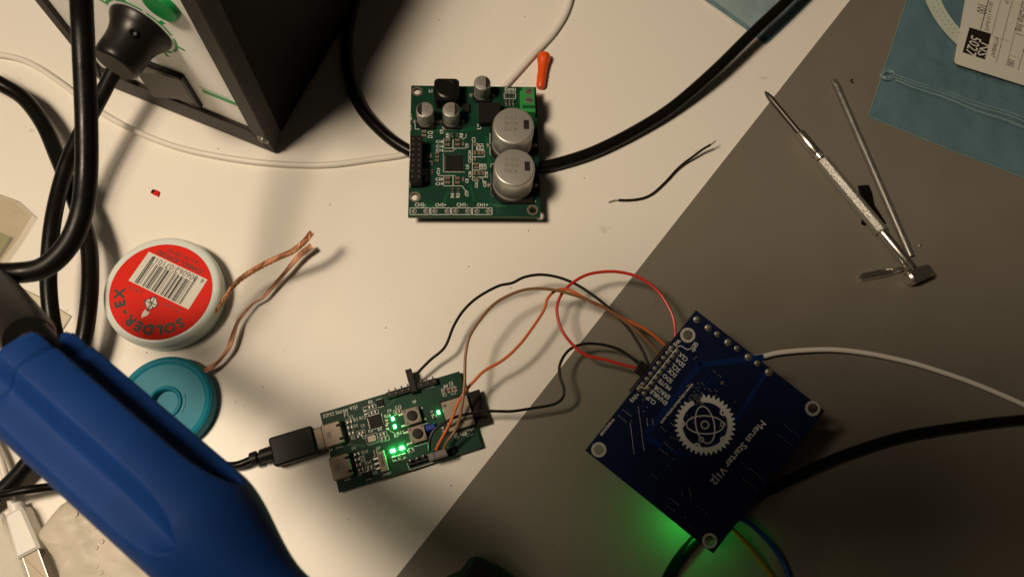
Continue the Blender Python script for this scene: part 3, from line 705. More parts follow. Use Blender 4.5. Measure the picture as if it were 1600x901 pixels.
# small parts
for (x, y, a, n) in [(410, 310, 0, 'resistor'), (425, 345, 0, 'resistor'), (375, 345, 1, 'resistor'), (270, 405, 0, 'ceramic_capacitor'), (275, 440, 0, 'resistor'), (283, 478, 0, 'resistor'), (345, 475, 0, 'ceramic_capacitor'), (338, 495, 0, 'resistor'),
                     (510, 405, 1, 'ceramic_capacitor'), (512, 438, 1, 'ceramic_capacitor'), (480, 485, 0, 'ceramic_capacitor'), (490, 512, 0, 'resistor'), (580, 340, 0, 'ceramic_capacitor'), (318, 610, 0, 'resistor'), (322, 645, 0, 'resistor'), (330, 680, 0, 'ceramic_capacitor'), (345, 710, 0, 'resistor'), (402, 697, 0, 'resistor'),
                     (560, 640, 1, 'resistor'), (590, 632, 1, 'ceramic_capacitor'), (622, 622, 1, 'resistor'), (665, 585, 0, 'resistor'), (800, 350, 1, 'resistor'), (815, 372, 0, 'resistor'),
                     (875, 215, 1, 'ceramic_capacitor'), (905, 205, 1, 'ceramic_capacitor'), (930, 200, 1, 'ceramic_capacitor'), (950, 195, 1, 'ceramic_capacitor'), (970, 482, 0, 'resistor'), (1035, 470, 1, 'resistor'), (870, 455, 1, 'ceramic_capacitor'), (900, 445, 1, 'resistor')]:
    px_, py_ = e5(x, y); x_, y_ = Lp(EF, px_, py_, .8)
    smd(EF, eb, px_, py_, 1.9, 1.1, a * PI / 2, .6, name=n)
o, X, Y = ebox('crystal', 413, 510, .85, 1.7, 3.2, 2.5, M['shield'], .1, .3)
b = MB(EF)
def et(t, p0, p1, hs=1.0, bold=.03): textpx(b, EF, t, e5(*p0), e5(*p1), Z, hs, bold, .8)
def el_(pts, wd=.17): linepx(b, EF, [e5(*p) for p in pts], wd, Z, .8)
et('ESP32 Starter V1|1', (105, 380), (322, 316), 1.1, .035)
for t, x, y in (('UART', 182, 578), ('USB', 238, 782), ('UART', 488, 752), ('R10', 352, 612), ('D5', 345, 640), ('D8', 348, 662), ('R14', 372, 680), ('D4', 288, 585), ('R12', 338, 392), ('R16', 498, 380), ('R11', 580, 492), ('C12', 565, 325), ('R5', 395, 290), ('F1', 240, 375), ('R1', 300, 405), ('C3', 270, 385), ('R2', 285, 520), ('D2', 300, 440), ('C2', 345, 440), ('C1', 355, 515), ('R6', 395, 475), ('R4', 455, 465), ('J1', 425, 620), ('C9', 515, 345), ('D7', 445, 585), ('D1', 320, 750), ('U2', 425, 740), ('C5', 910, 170), ('C6', 1045, 460), ('J2', 140, 590), ('C4', 950, 515), ('C8', 995, 495), ('R9', 878, 190), ('TP', 675, 290), ('R3', 560, 505), ('U1', 455, 375)):
    L_ = 14 * len(t) - 3; et(t, (x, y), (x + L_, y - L_ * .29), 1.15, .025)
el_([(520, 240), (525, 222)]); el_([(520, 250), (815, 178), (812, 170)], .22); el_([(640, 668), (655, 712), (940, 620), (930, 590)], .22)
el_([(655, 447), (770, 412)], .18); el_([(690, 560), (790, 530)], .18); el_([(520, 455), (565, 480), (600, 475)], .15)
for (x, y, wx, wy) in ((410, 310, 62, 26), (425, 345, 62, 26), (375, 340, 22, 60), (480, 485, 60, 28), (495, 512, 60, 28), (413, 512, 75, 60), (345, 478, 55, 40), (402, 697, 62, 26), (580, 340, 50, 30), (875, 215, 22, 50), (930, 200, 30, 52), (970, 480, 55, 28), (1035, 470, 36, 46), (665, 585, 40, 26), (275, 440, 30, 110), (330, 670, 34, 120), (590, 632, 90, 34)):
    d = Vector((.965, -.27)); n_ = Vector((.27, .965)); c = Vector((x, y))
    pts = [c + d * sx_ * wx / 2 + n_ * sy_ * wy / 2 for sx_, sy_ in ((-1, -1), (1, -1), (1, 1), (-1, 1), (-1, -1))]
    el_([tuple(p) for p in pts], .14)
b.build('silkscreen', M['silk'], eb, smooth=False)
b = MB(EF)
for k in range(5): linepx(b, EF, [e5(600 + 28 * k, 250 - 7 * k), e5(625 + 22 * k, 285 - 5 * k), e5(690 + 18 * k, 310 - 6 * k)], .22, .806, .8)
linepx(b, EF, [e5(235, 545), e5(380, 560), e5(460, 530)], .9, .806, .8); linepx(b, EF, [e5(520, 300), e5(560, 260)], .6, .806, .8)
b.build('copper_areas', M['gpcb_copper'], eb)
# glow given off by the lit diodes
for X, Y, hot in ledpos:
    p = EF @ Vector((X, Y, 3.0)); lamp('indicator_glow', 'POINT', p, .0007 if hot else .0002, (.08, 1, .22), .0006)
for (x, y) in ((5, 3), (50, 3), (5, 28), (50, 28)):
    b = MB(EF); b.lathe([(1.2, -(HE - .8) + .03), (1.2, -.8)], ex0 + x, ey0 + y, 12); b.build('board_leg', M['tin'], eb)

# black plug pushed into the upper socket
uf = EF @ Matrix.Translation((UX, UY, 0))
up_ = thing('usb_plug_cable', 'black plug and slim black cable pushed into the small green board', 'cable', W(460, 690, 0))
b = MB(EF)
plug_c = Lp(EF, 461, 691.5, 5.0)
Pl, Pw = 68 * .245, 46.5 * .238
b.box(UX - 5.4, UY, 1.3, 3.7, 4.0, 8.2, 0, .4, .8); sh_ = b.build('plug_shell', M['usbshell'], up_)
b = MB(EF); b.box(UX - 6.6 - Pl / 2, UY, .2, 5.0, Pl, Pw, 0, .7, 1.0); b.build('plug_body', M['black_plastic'], up_)
xe = UX - 6.6 - Pl
def ep(x, y, z): return EF @ Vector((x, y, z))
b = MB(); b.tube([ep(xe + .5, UY, 2.6), ep(xe - 2.4, UY, 2.6), ep(xe - 4.4, UY, 2.6)], [2.9, 2.8, 2.6], 20)
b.tube([ep(xe - 4.2, UY, 2.6), ep(xe - 5.4, UY, 2.6)], 1.7, 16); b.tube([ep(xe - 5.3, UY, 2.6), ep(xe - 5.7, UY, 2.6), ep(xe - 8.0, UY, 2.5), ep(xe - 8.3, UY, 2.5)], [2.3, 2.75, 2.65, 2.2], 20)
b.build('strain_relief', M['black_plastic'], up_)
b = MB(); st_ = [ep(xe - 8, UY, 2.4), ep(xe - 14, UY - .3, 2.2)] + [W(*p) for p in ((330, 728, 2.2), (260, 742, 3), (180, 752, 5), (90, 759, 8), (40, 765, 11), (0, 773, 11), (-60, 782, 8))]
b.tube(smooth_path(st_, 8), 1.55, 14); b.build('cable_jacket', M['rubber'], up_)

# ------------------------------------------------------------------ blue amplifier board, face down
BP = Vector((85.2948, 35.3331, 26.1853)); az = -0.6875; rv = Vector((.262, -.0904, 0)); BA, BB = 58.6, 65.6
Rm = Matrix.Rotation(rv.length, 3, rv.normalized()) @ Matrix.Rotation(az, 3, 'Z')
# fitted in a left-handed-free world frame: x right along corner 0->1, y away
BF = Rm.to_4x4(); BF.translation = BP
Z0 = 0.0
BF = BF @ Matrix.Translation((0, 0, -.8))     # top face of the board is z=.8
bb = thing('blue_amplifier_board', 'dark blue circuit board lying face down with a white gear emblem', 'circuit board', (BP.x, BP.y, MT))
bh = [Lp(BF, 1074.5, 523.3, .8), Lp(BF, 1269.8, 637.5, .8), Lp(BF, 1108.8, 844, .8), Lp(BF, 935.5, 702, .8)]
hx0 = (bh[0][0] + bh[3][0]) / 2; hx1 = (bh[1][0] + bh[2][0]) / 2
print('BLUEHOLES', [tuple(round(q, 1) for q in h) for h in bh])
bholes = [(*h, 1.75) for h in bh]
def plate_holes(fr, corners, holes, z0, z1, name, mats, parent):
    x0, y0, x1, y1 = corners
    ym = (y0 + y1) / 2; xm = (x0 + x1) / 2; first = None
    b = MB(fr); N = 40
    for h in holes:
        qx0, qx1 = (x0, xm) if h[0] < xm else (xm, x1); qy0, qy1 = (y0, ym) if h[1] < ym else (ym, y1)
        hx, hy, hr = h; angs = sorted([2 * PI * k / N for k in range(N)] + [math.atan2(cy_ - hy, cx_ - hx) % (2 * PI) for cx_ in (qx0, qx1) for cy_ in (qy0, qy1)])
        n = len(angs); inn = []; out = []
        for a in angs:
            c_, s_ = math.cos(a), math.sin(a)
            tx = ((qx1 - hx) / c_ if c_ > 0 else (qx0 - hx) / c_) if abs(c_) > 1e-9 else 1e9
            ty = ((qy1 - hy) / s_ if s_ > 0 else (qy0 - hy) / s_) if abs(s_) > 1e-9 else 1e9
            t = min(tx, ty); inn.append((hx + hr * c_, hy + hr * s_)); out.append((hx + t * c_, hy + t * s_))
        b.mat(0)
        for z, fl in ((z1, 0), (z0, 1)):
            fs = [(k, n + k, n + (k + 1) % n, (k + 1) % n) for k in range(n)]
            if fl: fs = [f[::-1] for f in fs]
            b.add([(*p, z) for p in inn] + [(*p, z) for p in out], fs, fr)
        b.mat(1); b.add([(*p, z1) for p in inn] + [(*p, z0) for p in inn], [(k, (k + 1) % n, n + (k + 1) % n, n + k) for k in range(n)], fr)
    b.mat(1)
    b.add([(x0, y0, z0), (x1, y0, z0), (x1, y1, z0), (x0, y1, z0), (x0, y0, z1), (x1, y0, z1), (x1, y1, z1), (x0, y1, z1)],
          [(0, 1, 5, 4), (1, 2, 6, 5), (2, 3, 7, 6), (3, 0, 4, 7)], fr)
    return b.build(name, mats, parent, smooth=False)
plate_holes(BF, (-BA / 2, -BB / 2, BA / 2, BB / 2), bholes, -.8, .8, 'board', [M['bpcb'], M['bpcb']], bb)
for h in bh: ringhole(BF, bb, h[0], h[1], .82, 1.76, 2.75, 'ring')
b = MB(BF)                                    # wide traces showing through the mask
for pts, wd in (([(1190, 558), (1094, 569), (1008, 680), (1030, 694)], 2.2), ([(1197, 583), (1150, 655)], 1.6), ([(1110, 580), (1090, 605)], .5), ([(1116, 583), (1098, 607)], .5), ([(1122, 586), (1104, 612)], .5), ([(1040, 700), (1075, 712), (1110, 700), (1140, 665)], 1.0)):
    linepx(b, BF, pts, wd, .803, .8)
b.build('wide_traces', M['bpcb_copper'], bb)
b = MB(BF); ZB = .832
def bt(t, p0, p1, hs=1.0, bold=.0): textpx(b, BF, t, p0, p1, ZB, hs, bold, .8)
c8 = lambda x, y: (980 + x / 7.208, 515 + y / 7.208)
z1 = lambda x, y: (1030 + x / 5.63, 580 + y / 5.63)
# text: baseline is on the upper-left side for lines reading down-left
bt('Merus Starter V1|2', z1(895, 425), (1109.5, 750.5), .98, .04)
bt('www.rubyelectronics.com', (1081, 597.5), (1031.5, 659), 1.0, .03)
bt('W408ZA5B5', (957.5, 652.5), (937, 678), 1.0, .02)
bt('WS', c8(578, 100), c8(515, 160), 1.0, .05); bt('GND', c8(770, 140), c8(722, 235), 1.05, .04); bt('+3V3', c8(112, 705), c8(25, 785), 1.1, .04)
for t, x0, y0, x1, y1 in (('CLK', 680, 345, 590, 270), ('SDA', 648, 410, 555, 335), ('SCL', 595, 468, 510, 395), ('SCK', 555, 528, 470, 450), ('SDO', 510, 590, 412, 510), ('MUTE', 490, 668, 365, 570), ('ERROR', 480, 765, 315, 638), ('ENABLE', 450, 832, 272, 690), ('CLIP', 322, 830, 222, 755)):
    # reading direction goes up-left; baseline lies on the upper-right side of the letters
    d = Vector((x1 - x0, y1 - y0)).normalized(); n_ = Vector((-d.y, d.x)) * -1
    o_ = Vector((8, -20)); bt(t, c8(x0 + o_.x, y0 + o_.y), c8(x1 + o_.x, y1 + o_.y), 1.05, .04)
def bl(pts, wd=.2): linepx(b, BF, pts, wd, ZB, .8)
bl([c8(460, 215), c8(515, 250)], .28); bl([c8(130, 625), c8(195, 665), c8(575, 185), c8(610, 180), c8(650, 210), c8(680, 222), c8(710, 215)], .28); bl([c8(710, 215), c8(762, 140)], .22)
k8 = lambda x, y: (910 + x / 5.3, 560 + y / 5.3)
bl([k8(462, 395), k8(510, 762)], .10); bl([k8(395, 530), k8(428, 787)], .10); bl([k8(533, 495), k8(540, 548)], .10); bl([k8(578, 500), k8(585, 545)], .10)
y2 = lambda x, y: (1000 + x / 4.977, 720 + y / 4.977)
bl([y2(383, 200), y2(397, 310)], .07); bl([y2(325, 240), y2(333, 280)], .07)
# gear emblem
gc = Lp(BF, *z1(402, 468), .8); e1_ = Lp(BF, *z1(672, 468), .8); RG = math.dist(gc, e1_)
Rr, Ri = RG * .885, RG * .735
a_miss = None
pm = Lp(BF, *z1(330, 250), .8); am = math.atan2(pm[1] - gc[1], pm[0] - gc[0])
NT = 36
def pol(r, a): return (gc[0] + r * math.cos(a), gc[1] + r * math.sin(a))
for k in range(144):
    a = 2 * PI * k / 144; a2 = 2 * PI * (k + 1) / 144; mid = (a + a2) / 2; df = abs((mid - am + PI) % (2 * PI) - PI)
    if df < .17: continue
    b.prism([pol(Ri, a), pol(Rr, a), pol(Rr, a2), pol(Ri, a2)], ZB, ZB + .02)
for k in range(NT):
    a = 2 * PI * k / NT; df = abs((a - am + PI) % (2 * PI) - PI)
    if df < .25: continue
    b.prism([pol(Rr - .05, a - PI / NT * .92), pol(RG * 1.0, a - .01), pol(RG * 1.0, a + .02), pol(Rr - .05, a + PI / NT * .92)], ZB + .001, ZB + .021)
lobes = [z1(565, 357), z1(568, 600), z1(332, 658), z1(195, 458)]
for p in lobes:
    q = Lp(BF, *p, .8); rl = RG * .12; rin = RG * .062
    for k in range(24):
        a, a2 = 2 * PI * k / 24, 2 * PI * (k + 1) / 24
        b.prism([(q[0] + rin * math.cos(a), q[1] + rin * math.sin(a)), (q[0] + rl * math.cos(a), q[1] + rl * math.sin(a)), (q[0] + rl * math.cos(a2), q[1] + rl * math.sin(a2)), (q[0] + rin * math.cos(a2), q[1] + rin * math.sin(a2))], ZB + .002, ZB + .022)
def ell(p, sa, sb, rot, wd, n=48):
    c = Lp(BF, *p, .8); pts = []
    for k in range(n + 1):
        a = 2 * PI * k / n; x, y = sa * math.cos(a), sb * math.sin(a); pts.append((c[0] + x * math.cos(rot) - y * math.sin(rot), c[1] + x * math.sin(rot) + y * math.cos(rot)))
    b.line(pts, wd, ZB + .003, BF)
ah = math.atan2(e1_[1] - gc[1], e1_[0] - gc[0])
ell(z1(403, 468), RG * .61, RG * .295, ah - .03, .45); ell(z1(403, 468), RG * .61, RG * .30, ah + PI / 2 + .17, .45); ell(z1(402, 468), RG * .12, RG * .12, 0, .55, 28)
ell(z1(560, 465), RG * .075, RG * .075, 0, .4, 20); ell(z1(370, 597), RG * .075, RG * .075, 0, .4, 20)
b.build('silkscreen', M['silk'], bb, smooth=False)
# vias: tiny tinned dots
b = MB(BF)
def dot(px, py, r=.28):
    x, y = Lp(BF, px, py, .8); b.lathe([(r, .8), (r, .84), (r * .5, .86), (.02, .86)], x, y, 10)
for (x0, y0, x1, y1, n) in ((338, 425, 400, 472, 5), (302, 472, 362, 522, 5), (655, 570, 688, 600, 3), (680, 695, 742, 745, 5), (640, 745, 705, 795, 5), (735, 650, 785, 665, 3)):
    for k in range(n): t = k / (n - 1); dot(*k8(x0 + (x1 - x0) * t, y0 + (y1 - y0) * t), .22)
for x, y in ((502, 342), (537, 402), (508, 435), (407, 513), (540, 550), (755, 826), (706, 885), (735, 533), (750, 548)): dot(*k8(x, y), .25)
for (x0, y0, x1, y1, n) in ((858, 62, 968, 147, 7), (803, 134, 910, 218, 7), (237, 290, 297, 338, 5), (203, 340, 262, 385, 5), (95, 105, 130, 132, 3)):
    for k in range(n): t = k / (n - 1); dot(*y2(x0 + (x1 - x0) * t, y0 + (y1 - y0) * t), .2)
for x, y in ((455, 353), (487, 378), (516, 404), (352, 436), (390, 502), (215, 35)): dot(*y2(x, y), .22)
kk = lambda x, y: (900 + x / 2.2525, 470 + y / 2.2525)
for (x0, y0, x1, y1, n) in ((735, 436, 785, 475, 7), (710, 468, 760, 508, 7)):
    for k in range(n): t = k / (n - 1); dot(*kk(x0 + (x1 - x0) * t, y0 + (y1 - y0) * t), .2)
j7 = lambda x, y: (1040 + x / 5.633, 480 + y / 5.633)
for x, y in ((420, 557), (437, 572), (468, 597), (487, 607), (490, 655), (507, 655), (490, 672), (507, 672), (498, 664), (285, 668), (318, 662), (333, 680), (348, 715), (380, 718), (396, 734), (437, 727), (452, 738), (270, 708), (253, 742), (318, 746), (444, 775), (610, 830), (268, 436), (253, 455), (190, 692), (205, 683), (228, 672), (290, 730), (240, 700), (300, 700)): dot(*j7(x, y), .24)
for i in range(9):
    for j in range(6):
        if (i * 7 + j * 5) % 6 == 0: continue
        dot(1030 + (262 + i * 15 + (j % 2) * 6) / 5.63, 580 + (212 + j * 17 - i * 2) / 5.63, .2)
for x, y in ((248, 350), (248, 388), (285, 392), (300, 450), (285, 425), (330, 355), (360, 402), (530, 490), (600, 400), (565, 398)): dot(*z1(x, y), .2)
b.build('solder_dots', M['tin'], bb)
# through-hole joints
def joint(px, py, ro, m='joint'):
    x, y = Lp(BF, px, py, .8); b = MB(BF); b.lathe([(ro, .8), (ro, .85), (ro * .85, .9), (ro * .5, 1.15), (ro * .35, 1.7), (.03, 1.8)], x, y, 20)
    b.lathe([(ro * .42, 1.0), (ro * .36, 2.0), (.02, 2.1)], x - ro * .12, y + ro * .1, 8); return b.build('solder_joint', M[m], bb)
for x, y, r in ((275, 107, 1.25), (375, 180, 1.25), (455, 235, 1.05), (550, 308, 1.3), (628, 362, 1.05), (730, 437, 1.35), (808, 492, 1.1), (909, 570, 1.4)): joint(*j7(x, y), r)
for x, y in ((502, 205), (463, 262), (415, 318), (362, 378), (318, 438), (272, 497), (228, 556), (182, 613), (137, 668)): joint(*c8(x, y), .95)
for x, y in ((563, 245), (517, 300), (470, 360), (424, 420), (377, 480), (331, 540), (285, 600), (238, 658), (193, 718)): joint(*c8(x, y), .95)
# underside parts, seen from the side and through their shadows: cans, header, terminal
for (x, y, r, h) in ((16, 14, 9, 16.5), (16, -5.5, 9, 16.5), (-22, -19, 4, 10), (-10, -19, 4, 10)):
    b = MB(BF); b.lathe([(r, -.85), (r, -.85 - min(h, 16.5)), (r * .9, -.9 - min(h, 16.5))], x, y, 32); b.build('electrolytic_capacitor', M['alu'], bb)
xh, yh = Lp(BF, *c8(345, 470), .8); hd_ = Vector(Lp(BF, *c8(502, 205), .8)) - Vector(Lp(BF, *c8(137, 668), .8))
b = MB(BF); b.box(xh, yh, -9.5, -.82, 5, 24, 0, .2); b.build('pin_header', M['black_plastic'], bb)
X, Y = Lp(BF, 1128, 806, -.8); b = MB(BF); b.box(X - 2, Y + 2, -9.0, -.82, 6.5, 10, 0, .3); b.build('screw_terminal', M['greenblock'], bb)
X, Y = Lp(BF, 1088, 812, -.8); b = MB(BF); b.box(X, Y, -1.6, -.82, 1.6, 1.2, 0, .1); b.build('indicator_light', M['ledhot'], bb)
gp = BF @ Vector((X, Y, -2.6)); lamp('underside_glow', 'POINT', gp, .008, (.0, 1, .04), .0015)

# ------------------------------------------------------------------ jumper wires
def jumper(name, label, pts, m, rpx=2.35, ends=(), group='jumper wires between the two boards'):
    P = [W(*p) for p in pts]; b = MB(); rr = sum(rpx * mmpx(*p) for p in pts) / len(pts)
    if not ends:
        b.tube(smooth_path(P, 6), rr, 10); return tag(b.build(name, m), label, 'jumper wire', group)
    r = thing(name, label, 'jumper wire', Vector((P[0].x, P[0].y, 0)), group)
    b.tube(smooth_path(P, 6), rr, 10); b.build('wire_jacket', m, r)
    for fr, x, y, z0, z1_, lx, ly, mm, rot in ends:
        b = MB(fr); b.box(x, y, z0, z1_, lx, ly, rot, .2); b.build('wire_socket', mm, r)
    return r
def hts(pts, f):
    n = len(pts); return [(x, y, f(i / (n - 1))) for i, (x, y) in enumerate(pts)]
arc = lambda a, m_, z: (lambda t: a + (z - a) * t + m_ * 4 * t * (1 - t))
xs, ys = Lp(EF, 642.5, 594, 4.4)
jumper('jumper_wire', 'black jumper wire arching highest, from the small board header to the blue board',
       hts([(645, 593), (652, 583), (672, 562.5), (695, 542), (709, 509), (725, 484), (747, 464), (778, 447), (800, 442), (819, 433), (844, 429), (872, 433), (900, 444), (928, 462), (950, 480), (978, 508), (1000, 540), (1016, 573), (1030, 590)], arc(5.5, 7, 14)), M['wireblack'], 2.3,
       [(EF, xs, ys, 1.0, 4.4, 2.5, 9.5, M['black_plastic'], 0)])
jumper('jumper_wire', 'brown jumper wire looping from the shielded end of the small board',
       hts([(694, 700), (698, 690), (711, 672), (718.7, 651), (722.5, 628.5), (726, 598), (726.6, 569), (728, 550), (734, 525), (750, 500), (772, 475), (800, 459), (825, 451.6), (850, 451), (875, 454.7), (906, 464), (937.5, 476.6), (962.5, 492), (994, 515.6), (1015.6, 537.5), (1033, 557), (1050, 580)], arc(11, 10, 15)), M['brownwire'], 2.4)
x_, y_ = Lp(EF, *e5(832, 612), 8.5)
jumper('jumper_wire', 'orange jumper wire curving past the shield plate up to the blue board',
       hts([(681, 702), (686, 692), (696, 673.8), (705.5, 655), (715, 630), (728, 609.6), (743, 592.6), (757, 579), (787.5, 561), (812.5, 537.5), (834, 509), (850, 484), (856, 465.6), (868.8, 453.8), (884, 451.6), (900, 457.8), (925, 472), (950, 484), (975, 498), (1003, 511), (1025, 526.6), (1044, 544), (1060, 562)], arc(11, 5, 15)), M['orangewire'], 2.4,
       [(EF, x_ + 1.3, y_, 3.35, 8.4, 4.7, 2.5, M['greyhousing'], 0)])
jumper('jumper_wire', 'black jumper wire winding low over the mat edge from the small board',
       hts([(671, 704), (671, 692), (673, 682), (679, 671), (692, 661.5), (715, 650), (735.7, 645.5), (758, 642), (780, 642), (800, 642), (831, 637.5), (865.6, 631), (879.7, 620), (881, 606), (875, 587.5), (875, 568.8), (887.5, 548), (909, 537.5), (937.5, 537.5), (965.6, 545), (987.5, 559), (1009, 578), (1028, 597)], arc(10, 2, 13)), M['wireblack'], 2.35,
       [(EF, x_ - 2.3, y_ + .1, 3.35, 8.2, 2.3, 2.5, M['greyhousing'], 0)])
xs, ys = Lp(BF, 1012, 577, -6)
jumper('jumper_wire', 'red jumper wire making a wide loop back to the blue board',
       hts([(1024, 582), (1006, 577.5), (975, 570), (943.8, 561), (915.6, 554.7), (897, 540.6), (878, 515.6), (870, 484), (876.6, 461), (890.6, 445), (912.5, 431), (937.5, 425), (968.8, 425), (1000, 434), (1028, 454.7), (1047, 484), (1053.8, 506), (1055, 528), (1058, 548)], arc(13, 3, 17)), M['redwire'], 2.5,
       [(BF, xs, ys, -8.8, -3.4, 8, 2.4, M['black_plastic'], 0), (BF, xs + .5, ys - 2.6, -8.6, -3.6, 8, 2.4, M['black_plastic'], 0)])

# ------------------------------------------------------------------ round tub with red label
HJ = 10.0
jc = W(252.5, 453, HJ); JR = 90.5 * mmpx(258, 454, HJ)
jt = thing('solder_tub', 'round frosted tub with red SOLDER-EX barcode label', 'tub', (jc.x, jc.y, 0))
J0 = Matrix.Translation((jc.x, jc.y, 0))
b = MB(J0); b.lathe([(JR - 1.6, .05), (JR - .6, .5), (JR - .5, 5.0)], seg=72); b.build('tub_body', M['jar'], jt)
b = MB(J0); b.lathe([(JR - .5, 5.0), (JR, 5.3), (JR, 7.9), (JR - .25, 8.8), (JR - .9, 9.6), (JR - 1.8, 9.95), (JR - 3.0, 10.0), (JR - 4.2, 9.9), (.01, 9.8)], seg=72); lid = b.build('lid', M['jar'], jt)
lc = W(251.7, 454.9, HJ)
d0 = W(150 + 390 / 4.291, 350 + 225 / 4.291, HJ) - W(150 + 690 / 4.291, 350 + 360 / 4.291, HJ)
LF = frame(lc - Vector((0, 0, .0)), d0)
LR = 78.2 * mmpx(252, 455, HJ)
b = MB(LF); b.lathe([(LR, -.1), (LR, .15), (.01, .16)], seg=72); lb = b.build('red_label', M['red'], jt)
l5 = lambda x, y: (150 + x / 4.291, 350 + y / 4.291)
def lp(x, y): return Lp(LF, *l5(x, y), .16)
cs = [lp(355, 185), lp(748, 372), lp(620, 572), lp(218, 378)]
b = MB(LF); b.prism(cs, .16, .2); bcode = b.build('barcode_field', M['labelwhite'], lb)
b = MB(LF)
A, B_, C_, D_ = [Vector(c) for c in cs]      # A top-left px, B right, C lower right, D lower left
wds = [2, 1, 3, 1, 1, 2, 1, 4, 1, 1, 2, 2, 1, 1, 3, 1, 2, 1, 1, 3, 2, 1, 1, 1, 4, 2, 1, 2, 1, 3, 1, 1, 2, 1, 1, 2, 3, 1, 1, 2, 4, 1, 1, 2, 1, 1, 3, 1, 2, 1, 1, 2, 1, 3, 2, 1, 1]
tot = sum(wds); t = 0; u0, u1 = .09, .86
for i, wv in enumerate(wds):
    ta, tb_ = t / tot, (t + wv) / tot; t += wv
    if i % 2: continue
    ua, ub = u0 + (u1 - u0) * ta, u0 + (u1 - u0) * tb_
    v0 = .08 if i in (0, 2, 28, 30, 54, 56) else .24
    b.prism([tuple(A.lerp(B_, ua).lerp(D_.lerp(C_, ua), v0)), tuple(A.lerp(B_, ub).lerp(D_.lerp(C_, ub), v0)), tuple(A.lerp(B_, ub).lerp(D_.lerp(C_, ub), .97)), tuple(A.lerp(B_, ua).lerp(D_.lerp(C_, ua), .97))], .2, .22)
text(b, '006062', lp(690, 352), lp(545, 287), .205, 1.05, LF); text(b, '071015', lp(528, 278), lp(385, 214), .205, 1.05, LF); text(b, '4', lp(735, 372), lp(715, 362), .205, 1.0, LF)
b.build('barcode', M['darkmark'], bcode, smooth=False)
b = MB(LF)
pS, pX = Vector(lp(560, 655)), Vector(lp(168, 465)); aS, aX = math.atan2(pS.y, pS.x), math.atan2(pX.y, pX.x)
if aX > aS: aX -= 2 * PI
word = 'SOLDER-EX'; wt = [1, 1.05, .95, 1.05, 1, .95, .75, .8, 1]
rl = LR * .71
for i, ch in enumerate(word):
    a = aS + (aX - aS) * i / (len(word) - 1); d = Vector((math.sin(a), -math.cos(a))); c = Vector((math.cos(a), math.sin(a))) * rl
    vs, fs, x0, x1 = glyphs(ch); sz = 5.3; wd = (x1 - x0) * sz * 1.08
    text(b, ch, tuple(c - d * wd / 2), tuple(c + d * wd / 2), .165, 1 / 1.08, LF, .32)
text(b, 'STANNOL-ADVISORS', lp(722, 308), lp(420, 170), .165, 1.3, LF, .05); text(b, 'Art. Nr. 907101', lp(690, 250), lp(490, 160), .165, 1.2, LF, .02)
text(b, '2,2 mm', lp(570, 572), lp(460, 522), .165, 1.0, LF); text(b, '1,6 m', lp(312, 448), lp(228, 410), .165, 1.0, LF)
dm = [lp(400, 485), lp(415, 545), lp(345, 580), lp(325, 512)]
b.line(dm + [dm[0]], .35, .19, LF); b.line([dm[0], dm[2]], .35, .19, LF); b.line([dm[1], dm[3]], .35, .19, LF); b.line([lp(362, 500), lp(380, 563)], .3, .19, LF); b.line([lp(375, 480), lp(340, 590)], .25, .19, LF)
b.build('black_lettering', M['darkmark'], lb, smooth=False)
b = MB(LF); b.prism(dm, .165, .185); b.prism([lp(330, 570), lp(358, 590), lp(345, 612), lp(318, 622), lp(303, 630), lp(308, 600)], .165, .185); b.build('emblem_fill', M['labelwhite'], lb)

# ------------------------------------------------------------------ teal wick spool and copper braids
HT = 6.5
tcn = W(256, 628, HT); TRr = 74.5 * mmpx(256, 628, HT)
ts = thing('wick_spool', 'flat round teal spool half hidden under the blue grip', 'spool', (tcn.x, tcn.y, 0))
T0 = Matrix.Translation((tcn.x, tcn.y, 0))
b = MB(T0); b.lathe([(TRr - 1.2, .05), (TRr, .8), (TRr, 4.6), (TRr - .5, 5.9), (TRr - 1.5, 6.5), (TRr - 2.6, 6.2), (TRr - 3.2, 5.7), (6.6, 5.4), (6.2, 6.2), (5.4, 6.4), (5.0, 5.9), (4.8, 3.0), (.01, 3.0)], seg=72); b.build('spool_disc', M['teal'], ts)
b = MB(T0); b.tube([(T0 @ Vector(((TRr - 1.5) * math.cos(a), (TRr - 1.5) * math.sin(a), 6.35))) for a in [.3 + k * .09 for k in range(27)]], .28, 8); b.build('rim_bead', M['tealgloss'], ts)
for k in range(9):
    b = MB(T0); a = -.5 + k * .11; b.box(7.5 * math.cos(a), 7.5 * math.sin(a), 5.38, 5.9, .4, .6, a, .1); b.build('hub_tooth', M['tealgloss'], ts)
def braid(pts, r, strands=6, pitch=5.0):
    P = smooth_path([W(*p) for p in pts], 14); b = MB(); L_ = [0]
    for i in range(1, len(P)): L_.append(L_[-1] + (P[i] - P[i - 1]).length)
    for s_ in range(strands):
        q = []
        for i, p in enumerate(P):
            t = (P[min(i + 1, len(P) - 1)] - P[max(i - 1, 0)]).normalized(); u = t.cross(Vector((0, 0, 1))).normalized(); v = u.cross(t)
            sg = 1 if s_ % 2 else -1; a = sg * L_[i] / pitch * 2 * PI + s_ * 2 * PI / strands
            q.append(p + (u * math.cos(a) * r * .62 + v * math.sin(a) * r * .4))
        b.tube(q, r * .30, 6)
    return b
